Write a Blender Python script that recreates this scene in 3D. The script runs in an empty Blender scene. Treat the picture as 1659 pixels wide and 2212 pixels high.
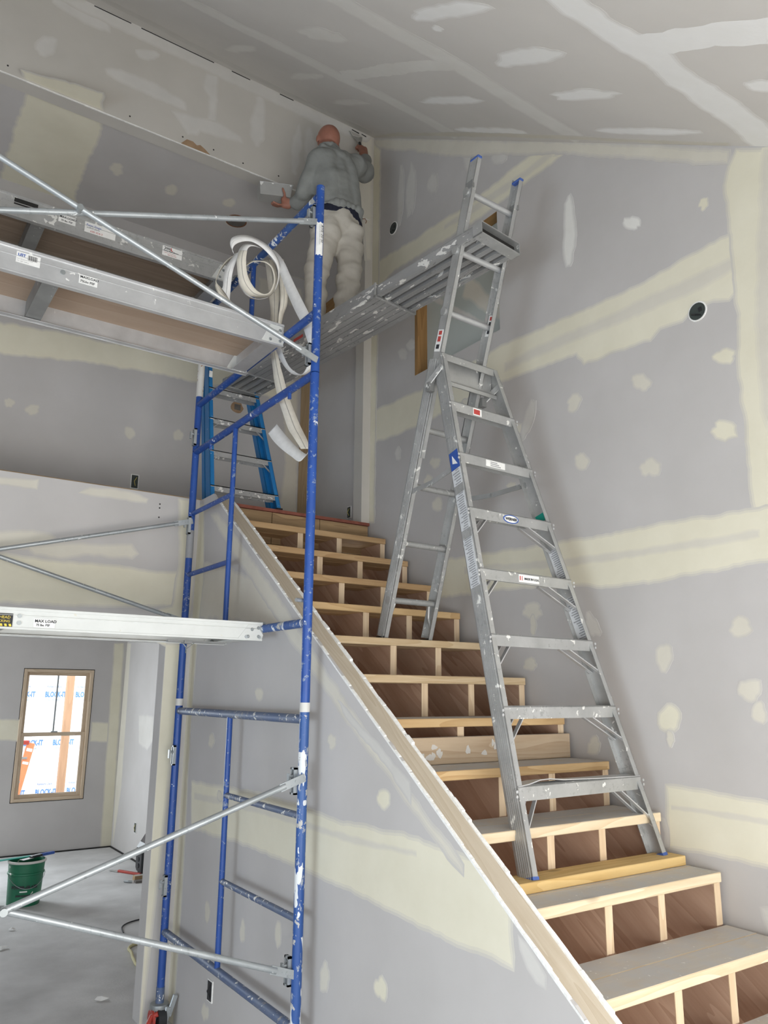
import bpy, bmesh, math, random
import numpy as np
from mathutils import Vector, Matrix
from mathutils.geometry import delaunay_2d_cdt
random.seed(7)
SC = bpy.context.scene
COL = SC.collection

# ---------------------------------------------------------------- camera
CAM_H = 1.8
cam_d = bpy.data.cameras.new('camera')
cam = bpy.data.objects.new('camera', cam_d)
COL.objects.link(cam)
SC.camera = cam
cam_d.sensor_fit = 'HORIZONTAL'
cam_d.sensor_width = 36.0
cam_d.lens = 36.0 * 1679.04 / 1659.0
cam_d.clip_start = 0.05
yaw, pit, rol = math.radians(34.1545), math.radians(13.0769), math.radians(-0.4859)
fwd = Vector((math.sin(yaw) * math.cos(pit), math.cos(yaw) * math.cos(pit), math.sin(pit)))
r0 = Vector((math.cos(yaw), -math.sin(yaw), 0))
d0 = fwd.cross(r0)
rt = r0 * math.cos(rol) + d0 * math.sin(rol)
dn = -r0 * math.sin(rol) + d0 * math.cos(rol)
M = Matrix((rt, -dn, -fwd)).transposed().to_4x4()
M.translation = Vector((0, 0, CAM_H))
cam.matrix_world = M

# ---------------------------------------------------------------- sky, daylight, exposure
W = bpy.data.worlds.new('overcast_sky')
SC.world = W
W.use_nodes = True
bg = W.node_tree.nodes['Background']
bg.inputs[0].default_value = (0.86, 0.93, 1.0, 1)
bg.inputs[1].default_value = 3.2

def area(name, loc, target, sx, sy, power, col=(1, 1, 1)):
    l = bpy.data.lights.new(name, 'AREA')
    l.shape = 'RECTANGLE'; l.size = sx; l.size_y = sy
    l.energy = power; l.color = col
    o = bpy.data.objects.new(name, l)
    COL.objects.link(o)
    o.location = loc
    o.rotation_euler = (Vector(target) - Vector(loc)).to_track_quat('-Z', 'Y').to_euler()
    return o
# daylight through the glazed front and side openings of the room (behind and left of the camera)
area('daylight_front_window', (1.1, -1.12, 1.0), (1.1, 3, 2.6), 4.0, 1.4, 83, (1.0, 0.945, 0.86))
area('daylight_side_window', (-3.9, .5, .85), (3, .9, .2), 2.8, 1.2, 92, (0.71, 0.855, 1.0))
area('daylight_back_room_window', (0.3, 9.88, 1.35), (2.7, 7.6, .8), 0.95, 1.4, 68, (0.86, 0.94, 1.0))
sun = bpy.data.lights.new('veiled_sun', 'SUN')
sun.energy = 2.2; sun.angle = math.radians(40)
so = bpy.data.objects.new('veiled_sun', sun); COL.objects.link(so)
so.rotation_euler = (math.radians(38), 0, math.radians(-50))
SC.view_settings.view_transform = 'Standard'
SC.view_settings.look = 'None'
SC.view_settings.gamma = 1
SC.view_settings.use_curve_mapping = False
SC.view_settings.exposure = 0.14

# ---------------------------------------------------------------- materials
MATS = {}
def new_mat(name):
    m = bpy.data.materials.new(name); m.use_nodes = True
    nt = m.node_tree
    b = nt.nodes['Principled BSDF']
    MATS[name] = m
    return m, nt, b
def N(nt, kind, **kw):
    n = nt.nodes.new(kind)
    for k, v in kw.items(): setattr(n, k, v)
    return n
def coords(nt, scale=(1, 1, 1)):
    tc = N(nt, 'ShaderNodeTexCoord'); mp = N(nt, 'ShaderNodeMapping')
    mp.inputs['Scale'].default_value = scale
    nt.links.new(tc.outputs['Object'], mp.inputs[0])
    return mp.outputs[0]
def noise(nt, vec, scale, detail=3, rough=.55, dist=0):
    n = N(nt, 'ShaderNodeTexNoise')
    n.inputs['Scale'].default_value = scale; n.inputs['Detail'].default_value = detail
    n.inputs['Roughness'].default_value = rough; n.inputs['Distortion'].default_value = dist
    nt.links.new(vec, n.inputs['Vector'])
    return n.outputs['Fac']
def ramp(nt, fac, stops):
    r = N(nt, 'ShaderNodeValToRGB')
    while len(r.color_ramp.elements) < len(stops): r.color_ramp.elements.new(.5)
    for e, (p, c) in zip(r.color_ramp.elements, stops):
        e.position = p; e.color = (*c, 1) if len(c) == 3 else c
    nt.links.new(fac, r.inputs[0])
    return r.outputs[0]
def mix(nt, fac, a, b):
    m = N(nt, 'ShaderNodeMix', data_type='RGBA')
    for i, v in ((0, fac), (6, a), (7, b)):
        if isinstance(v, (tuple, float, int)): m.inputs[i].default_value = (*v, 1) if isinstance(v, tuple) else v
        else: nt.links.new(v, m.inputs[i])
    return m.outputs[2]
def math_(nt, op, a, b=None):
    m = N(nt, 'ShaderNodeMath', operation=op)
    for i, v in ((0, a), (1, b)):
        if v is None: continue
        if isinstance(v, (int, float)): m.inputs[i].default_value = v
        else: nt.links.new(v, m.inputs[i])
    return m.outputs[0]
def bump(nt, b, h, s, d=.01):
    n = N(nt, 'ShaderNodeBump'); n.inputs['Strength'].default_value = s; n.inputs['Distance'].default_value = d
    nt.links.new(h, n.inputs['Height']); nt.links.new(n.outputs[0], b.inputs['Normal'])
MOT = {}
def mottled(name, c1, c2, scale=3, rough=.85, metal=0, bumps=0, detail=4, bscale=120):
    MOT[name] = (c1, c2, scale)
    m, nt, b = new_mat(name)
    v = coords(nt)
    f = noise(nt, v, scale, detail)
    nt.links.new(ramp(nt, f, [(.3, c1), (.7, c2)]), b.inputs['Base Color'])
    b.inputs['Roughness'].default_value = rough; b.inputs['Metallic'].default_value = metal
    if bumps: bump(nt, b, noise(nt, v, bscale, 2), bumps)
    return m
def blend_mat(a, b_, t):
    nm = '%s_on_%s_%d' % (b_, a, int(t * 100))
    if nm not in MATS:
        A, B = MOT[a], MOT[b_]
        mottled(nm, *[tuple(x * (1 - t) + y * t for x, y in zip(A[i], B[i])) for i in (0, 1)], B[2], .88)
    return nm
def splatter(name, base, base2, spot, thr=.66, scale=26, rough=.5, metal=0, scratch=None, spot2=None, stretch=(1, 1, 1)):
    """a worn surface with specks and smears of dried compound"""
    m, nt, b = new_mat(name)
    v = coords(nt); vs = coords(nt, stretch)
    c = ramp(nt, noise(nt, vs, 7, 5), [(.3, base), (.7, base2)])
    big = noise(nt, v, 3.1, 2)
    if scratch:
        s = noise(nt, vs, 46, 4, .7)
        sm = math_(nt, 'GREATER_THAN', math_(nt, 'ADD', s, math_(nt, 'MULTIPLY', big, .35)), .80)
        c = mix(nt, sm, c, scratch)
    s1 = noise(nt, vs, scale, 3, .6, .4)
    mk = math_(nt, 'GREATER_THAN', math_(nt, 'ADD', s1, math_(nt, 'MULTIPLY', big, .22)), thr + .11)
    c = mix(nt, mk, c, spot)
    if spot2:
        mk2 = math_(nt, 'GREATER_THAN', noise(nt, v, scale * .6, 4, .65), thr + .03)
        c = mix(nt, mk2, c, spot2)
    nt.links.new(c, b.inputs['Base Color'])
    b.inputs['Roughness'].default_value = rough
    if metal:
        nt.links.new(math_(nt, 'MULTIPLY', math_(nt, 'SUBTRACT', 1.0, mk), metal), b.inputs['Metallic'])
    return m
def wood(name, light, dark, axis='X', knots=True, dust=None, rough=.75, ring=26, contrast=1.0):
    m, nt, b = new_mat(name)
    st = {'X': (.09, 1, 1), 'Y': (1, .09, 1), 'Z': (1, 1, .09), 'S': (1, .14, .2)}[axis]
    v = coords(nt)
    if axis == 'S':     # grain along the 36 degree slope of the stair
        mp = N(nt, 'ShaderNodeMapping'); mp.inputs['Rotation'].default_value = (math.radians(-35.8), 0, 0)
        nt.links.new(v, mp.inputs[0]); v = mp.outputs[0]
        mp2 = N(nt, 'ShaderNodeMapping'); mp2.inputs['Scale'].default_value = (1, .09, 1)
        nt.links.new(v, mp2.inputs[0]); vs = mp2.outputs[0]
    else:
        mp2 = N(nt, 'ShaderNodeMapping'); mp2.inputs['Scale'].default_value = st
        nt.links.new(v, mp2.inputs[0]); vs = mp2.outputs[0]
    base = noise(nt, vs, 7, 2, .5, .3)
    rings = math_(nt, 'FRACT', math_(nt, 'MULTIPLY', base, ring * .45))
    fine = noise(nt, vs, 90, 4, .6)
    t = math_(nt, 'ADD', math_(nt, 'MULTIPLY', rings, .5), math_(nt, 'MULTIPLY', fine, .55))
    mid = tuple(l * (1 - .45 * contrast) + d * .45 * contrast for l, d in zip(light, dark))
    lo = tuple(l * (1 - contrast) + d * contrast for l, d in zip(light, dark))
    c = ramp(nt, t, [(.15, light), (.55, mid), (.95, lo)])
    big = noise(nt, v, 2.3, 3)
    c = mix(nt, math_(nt, 'MULTIPLY', big, .5), c, tuple(x * .62 for x in light))
    if knots:
        mk = N(nt, 'ShaderNodeMapping'); mk.inputs['Scale'].default_value = tuple(2.2 if s == 1 else 1.0 for s in st)
        nt.links.new(v, mk.inputs[0])
        vo = N(nt, 'ShaderNodeTexVoronoi'); vo.inputs['Scale'].default_value = 1.55
        nt.links.new(mk.outputs[0], vo.inputs['Vector'])
        k = ramp(nt, vo.outputs['Distance'], [(.0, (1, 1, 1)), (.035, (1, 1, 1)), (.085, (0, 0, 0))])
        c = mix(nt, math_(nt, 'MULTIPLY', k, .75), c, tuple(x * .38 for x in dark))
    if dust:
        g = N(nt, 'ShaderNodeNewGeometry'); sx = N(nt, 'ShaderNodeSeparateXYZ')
        nt.links.new(g.outputs['Normal'], sx.inputs[0])
        up = math_(nt, 'GREATER_THAN', sx.outputs[2], .8)
        dn_ = ramp(nt, noise(nt, v, 9, 5, .65), [(.25, (.55,) * 3), (.6, (1, 1, 1))])
        c = mix(nt, math_(nt, 'MULTIPLY', up, dn_), c, dust)
        sp = math_(nt, 'MULTIPLY', up, math_(nt, 'GREATER_THAN', noise(nt, v, 38, 3, .6), .70))
        c = mix(nt, sp, c, (.82, .80, .76))
    nt.links.new(c, b.inputs['Base Color'])
    b.inputs['Roughness'].default_value = rough
    bump(nt, b, fine, .12, .004)
    return m
def flat(name, c, rough=.6, metal=0):
    m, nt, b = new_mat(name)
    f = noise(nt, coords(nt), 40, 2)
    nt.links.new(ramp(nt, f, [(.2, tuple(x * .93 for x in c)), (.8, tuple(min(1, x * 1.05) for x in c))]), b.inputs['Base Color'])
    b.inputs['Roughness'].default_value = rough; b.inputs['Metallic'].default_value = metal
    return m

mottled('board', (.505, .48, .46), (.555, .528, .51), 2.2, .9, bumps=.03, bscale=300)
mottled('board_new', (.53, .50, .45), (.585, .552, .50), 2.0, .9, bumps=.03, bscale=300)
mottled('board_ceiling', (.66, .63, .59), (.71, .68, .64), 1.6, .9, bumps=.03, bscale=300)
mottled('board_green', (.46, .49, .455), (.51, .535, .50), 2, .85)
mottled('mud_cream', (.72, .675, .535), (.775, .73, .59), 5, .85, bumps=.05, bscale=40)
mottled('mud_cream2', (.64, .60, .515), (.69, .65, .56), 5, .85, bumps=.05, bscale=40)
mottled('mud_white', (.76, .735, .685), (.81, .79, .745), 6, .85, bumps=.05, bscale=40)
mottled('mud_white2', (.60, .575, .535), (.65, .625, .585), 6, .85, bumps=.05, bscale=40)
mottled('mud_white3', (.87, .86, .83), (.91, .90, .88), 6, .85, bumps=.06, bscale=40)
mottled('gypsum', (.80, .78, .74), (.92, .91, .88), 60, .95, bumps=.3, bscale=90)
mottled('torn_paper', (.30, .19, .11), (.42, .28, .17), 14, .95)
mottled('slab', (.46, .45, .44), (.66, .65, .64), 2.4, .8, bumps=.1, bscale=60, detail=8)
mottled('dirt', (.10, .09, .08), (.2, .18, .16), 6, .9)
mottled('dark_gap', (.012, .011, .01), (.03, .028, .026), 9, .9)
wood('pine_shaded', (.60, .40, .21), (.40, .23, .10), 'X', dust=(.45, .42, .39))
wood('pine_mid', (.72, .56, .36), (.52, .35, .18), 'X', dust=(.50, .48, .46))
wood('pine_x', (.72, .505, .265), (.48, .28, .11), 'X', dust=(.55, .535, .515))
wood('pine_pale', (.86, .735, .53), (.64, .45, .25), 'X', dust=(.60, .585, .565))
wood('pine_z', (.84, .67, .47), (.62, .42, .24), 'Z', knots=False)
wood('pine_cap', (.62, .54, .425), (.47, .38, .27), 'S', rough=.85)
wood('stringer', (.62, .425, .31), (.39, .235, .155), 'S', ring=13)
wood('pine_yellow', (.84, .60, .27), (.62, .38, .12), 'X')
wood('pine_old', (.50, .335, .175), (.20, .12, .06), 'X', dust=(.45, .43, .40))
wood('pine_smeared', (.60, .47, .33), (.40, .27, .16), 'X', dust=(.55, .53, .50))
wood('pine_brown', (.40, .23, .085), (.24, .12, .04), 'Y')
wood('pine_brown_z', (.42, .235, .085), (.24, .12, .04), 'Z')
wood('pine_stud', (.62, .46, .28), (.40, .25, .12), 'Z')
wood('window_wood', (.72, .58, .43), (.52, .38, .25), 'Z', knots=False)
wood('window_wood_x', (.72, .58, .43), (.52, .38, .25), 'X', knots=False)
wood('post_wood', (.55, .33, .19), (.42, .24, .13), 'Z', knots=False)
wood('ply_red', (.43, .32, .235), (.33, .225, .155), 'X', knots=False, ring=8)
wood('ply_dark', (.36, .27, .20), (.21, .15, .105), 'X', knots=False, ring=16)
mottled('subfloor_edge', (.20, .06, .04), (.28, .09, .06), 30, .8)
splatter('steel_blue', (.014, .060, .27), (.020, .080, .33), (.72, .74, .76), .70, 30, .42, scratch=(.20, .25, .36))
splatter('steel_blue_worn', (.018, .07, .27), (.045, .115, .31), (.72, .74, .75), .58, 20, .45, scratch=(.33, .36, .42), spot2=(.45, .44, .42), stretch=(1, 1, .35))
splatter('steel_bar_worn', (.07, .11, .22), (.14, .17, .24), (.72, .71, .67), .63, 30, .5, scratch=(.30, .29, .28))
splatter('steel_sleeve', (.62, .60, .56), (.72, .70, .66), (.34, .20, .12), .64, 28, .6)
splatter('galvanised', (.36, .385, .395), (.50, .525, .535), (.82, .82, .80), .70, 30, .42, metal=.55, scratch=(.36, .38, .39))
splatter('alu', (.40, .40, .39), (.53, .53, .52), (.74, .73, .69), .66, 24, .42, metal=.5, scratch=(.40, .40, .39))
splatter('alu_bright', (.54, .54, .54), (.68, .68, .68), (.80, .79, .76), .72, 24, .36, metal=.55)
splatter('alu_white', (.60, .605, .575), (.68, .685, .655), (.62, .60, .52), .71, 22, .5)
splatter('alu_plank', (.31, .305, .30), (.43, .425, .415), (.74, .72, .68), .62, 22, .5, metal=.35, scratch=(.26, .26, .25), stretch=(1, .4, 1))
splatter('alu_dark', (.22, .22, .215), (.31, .31, .30), (.55, .54, .51), .68, 22, .5, metal=.3)
splatter('fiberglass_blue', (.012, .16, .42), (.018, .20, .48), (.60, .62, .62), .74, 30, .45)
flat('plastic_blue', (.06, .12, .38), .5)
flat('rubber_black', (.018, .018, .02), .6)
flat('black_plastic', (.012, .013, .016), .35)
flat('white_label', (.84, .83, .80), .6)
flat('grey_label', (.60, .61, .62), .6)
flat('ink', (.03, .03, .035), .7)
flat('ink_grey', (.30, .30, .31), .7)
flat('ink_red', (.50, .06, .05), .6)
flat('ink_blue', (.03, .09, .36), .6)
flat('label_yellow', (.80, .60, .07), .6)
flat('green_tape', (.0, .30, .23), .5)
flat('rust', (.24, .10, .05), .8)
flat('zinc', (.34, .36, .36), .45, .6)
flat('orange_fibreglass', (.80, .28, .12), .5)
flat('wrap', (.86, .88, .90), .7)
flat('wrap_blue', (.10, .24, .55), .7)
flat('hose_yellow', (.62, .56, .30), .6)
flat('paper_white', (.80, .79, .77), .8)
flat('ribbon_white', (.88, .865, .84), .75)
flat('ribbon_cream', (.76, .71, .61), .8)
flat('ribbon_crease', (.30, .285, .265), .8)
flat('red_handle', (.42, .05, .035), .5)
flat('navy', (.012, .014, .03), .9)
flat('box_green', (.045, .055, .05), .6)
flat('wire_yellow', (.5, .42, .12), .6)
mottled('skin', (.31, .13, .088), (.39, .172, .118), 9, .55)
mottled('hoodie', (.235, .24, .228), (.28, .285, .27), 16, .95, bumps=.15, bscale=160)
mottled('trousers', (.47, .435, .375), (.57, .53, .465), 7, .9, bumps=.1, bscale=120)
mottled('shoe', (.33, .26, .19), (.50, .44, .36), 20, .85)
splatter('pail_green', (.008, .12, .060), (.012, .165, .078), (.60, .60, .53), .68, 10, .45, spot2=(.20, .38, .27))
splatter('pan_steel', (.46, .46, .45), (.55, .55, .53), (.78, .77, .73), .70, 16, .35, metal=.5)
m, nt, b = new_mat('glass')
b.inputs['Base Color'].default_value = (1, 1, 1, 1)
tr = N(nt, 'ShaderNodeBsdfTransparent'); gl = N(nt, 'ShaderNodeBsdfGlossy'); gl.inputs['Roughness'].default_value = .03
mx = N(nt, 'ShaderNodeMixShader'); fr = N(nt, 'ShaderNodeFresnel'); fr.inputs[0].default_value = 1.45
nt.links.new(fr.outputs[0], mx.inputs[0]); nt.links.new(tr.outputs[0], mx.inputs[1]); nt.links.new(gl.outputs[0], mx.inputs[2])
nt.links.new(mx.outputs[0], nt.nodes['Material Output'].inputs[0])

# ---------------------------------------------------------------- mesh helpers
def V3(p): return np.array(p, dtype=float)
def nrm(v):
    v = V3(v); return v / (np.linalg.norm(v) + 1e-12)
class MB:
    def __init__(s): s.v = []; s.f = []
    def add(s, vs, fs):
        o = len(s.v); s.v += [tuple(map(float, p)) for p in vs]; s.f += [tuple(i + o for i in f) for f in fs]; return s
    def para(s, o, a, b, c):
        """parallelepiped with corner o and edge vectors a, b, c"""
        o, a, b, c = V3(o), V3(a), V3(b), V3(c)
        if np.dot(np.cross(a, b), c) < 0: a, b = b, a
        vs = [o, o + a, o + a + b, o + b, o + c, o + a + c, o + a + b + c, o + b + c]
        return s.add(vs, [(3, 2, 1, 0), (4, 5, 6, 7), (0, 1, 5, 4), (1, 2, 6, 5), (2, 3, 7, 6), (3, 0, 4, 7)])
    def box(s, x0, x1, y0, y1, z0, z1):
        return s.para((x0, y0, z0), (x1 - x0, 0, 0), (0, y1 - y0, 0), (0, 0, z1 - z0))
    def bar(s, p0, p1, wdir, w, d, off=(0, 0)):
        """rectangular bar from p0 to p1; w along wdir, d along the third direction; off shifts the section"""
        p0, p1 = V3(p0), V3(p1); t = nrm(p1 - p0)
        a = V3(wdir); a = nrm(a - t * np.dot(a, t)); b = np.cross(t, a)
        o = p0 + a * (off[0] - w / 2) + b * (off[1] - d / 2)
        return s.para(o, a * w, b * d, p1 - p0)
    def tube(s, pts, r, n=10, caps=True):
        pts = [V3(p) for p in pts]; rs = r if isinstance(r, (list, tuple)) else [r] * len(pts)
        t0 = nrm(pts[1] - pts[0]); up = V3((0, 0, 1)) if abs(t0[2]) < .9 else V3((1, 0, 0))
        a = nrm(np.cross(t0, up)); rings = []
        for i, p in enumerate(pts):
            t = nrm(pts[min(i + 1, len(pts) - 1)] - pts[max(i - 1, 0)])
            a = nrm(a - t * np.dot(a, t)); b = np.cross(t, a)
            rings.append([p + (a * math.cos(2 * math.pi * k / n) + b * math.sin(2 * math.pi * k / n)) * rs[i] for k in range(n)])
        vs = [q for r_ in rings for q in r_]; fs = []
        for i in range(len(pts) - 1):
            for k in range(n):
                k2 = (k + 1) % n
                fs.append((i * n + k, i * n + k2, (i + 1) * n + k2, (i + 1) * n + k))
        if caps:
            fs.append(tuple(range(n - 1, -1, -1))); fs.append(tuple((len(pts) - 1) * n + k for k in range(n)))
        return s.add(vs, fs)
    def disc(s, c, nrm_, r, h, n=16, r2=None):
        c = V3(c); d = nrm(nrm_); return s.tube([c, c + d * h], [r, r if r2 is None else r2], n)
    def prism(s, poly, ext):
        """closed 3-D polygon extruded by vector ext"""
        P = [V3(p) for p in poly]; e = V3(ext); n = len(P)
        nn = sum((np.cross(P[i] - P[0], P[(i + 1) % n] - P[0]) for i in range(1, n - 1)), V3((0, 0, 0)))
        if np.dot(nn, e) > 0: P = P[::-1]
        return s.add(P + [p + e for p in P], [tuple(range(n)), tuple(range(2 * n - 1, n - 1, -1))] + [(i, i + n, (i + 1) % n + n, (i + 1) % n) for i in range(n)])
    def lathe(s, c, prof, n=20):
        c = V3(c); vs = []; fs = []
        for r, z in prof:
            vs += [c + V3((r * math.cos(2 * math.pi * k / n), r * math.sin(2 * math.pi * k / n), z)) for k in range(n)]
        for i in range(len(prof) - 1):
            for k in range(n):
                k2 = (k + 1) % n; fs.append((i * n + k, i * n + k2, (i + 1) * n + k2, (i + 1) * n + k))
        return s.add(vs, fs)
    def build(s, name, mat, parent=None, smooth=False, bevel=0, **props):
        me = bpy.data.meshes.new(name)
        org = V3(parent['_org']) if parent is not None and '_org' in parent else V3((0, 0, 0))
        me.from_pydata([tuple(V3(p) - org) for p in s.v], [], s.f)
        me.materials.append(MATS[mat]); me.update()
        if smooth:
            me.polygons.foreach_set('use_smooth', [True] * len(me.polygons))
            try: me.set_sharp_from_angle(angle=math.radians(40))
            except Exception: pass
        o = bpy.data.objects.new(name, me); COL.objects.link(o)
        o['_org'] = [float(x) for x in org]
        if parent is not None: o.parent = parent
        if bevel:
            b_ = o.modifiers.new('bevel', 'BEVEL'); b_.width = bevel; b_.segments = 1; b_.limit_method = 'ANGLE'
        for k, v in props.items(): o[k] = v
        return o
def thing(name, label, cat, loc, group=None):
    o = bpy.data.objects.new(name, None); COL.objects.link(o)
    o.empty_display_size = .1
    o.location = loc; o['_org'] = [float(x) for x in loc]
    o['label'] = label; o['category'] = cat
    if group: o['group'] = group
    return o
def whole(o, label, cat, group=None):
    o['label'] = label; o['category'] = cat
    if group: o['group'] = group
    return o
def structure(name, mb, mat, label=None, **k):
    o = mb.build(name, mat, **k); o['kind'] = 'structure'
    if label: o['label'] = label
    return o
def text(body, size, o, xd, yd, mat, parent, name='lettering', bold=0, align='LEFT', sx=1):
    """flat printed lettering at o, reading along xd with yd up"""
    cu = bpy.data.curves.new(name, 'FONT'); cu.body = body; cu.size = size; cu.align_x = align; cu.resolution_u = 2
    if bold: cu.offset = bold
    ob = bpy.data.objects.new('tmp', cu); COL.objects.link(ob)
    dg = bpy.context.evaluated_depsgraph_get(); me = bpy.data.meshes.new_from_object(ob.evaluated_get(dg))
    bpy.data.objects.remove(ob)
    xd, yd = nrm(xd), nrm(yd); n = np.cross(xd, yd); o = V3(o)
    mb = MB(); mb.add([o + xd * p.co[0] * sx + yd * p.co[1] + n * .0012 for p in me.vertices], [tuple(f.vertices) for f in me.polygons])
    bpy.data.meshes.remove(me)
    return mb.build(name, mat, parent)

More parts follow.
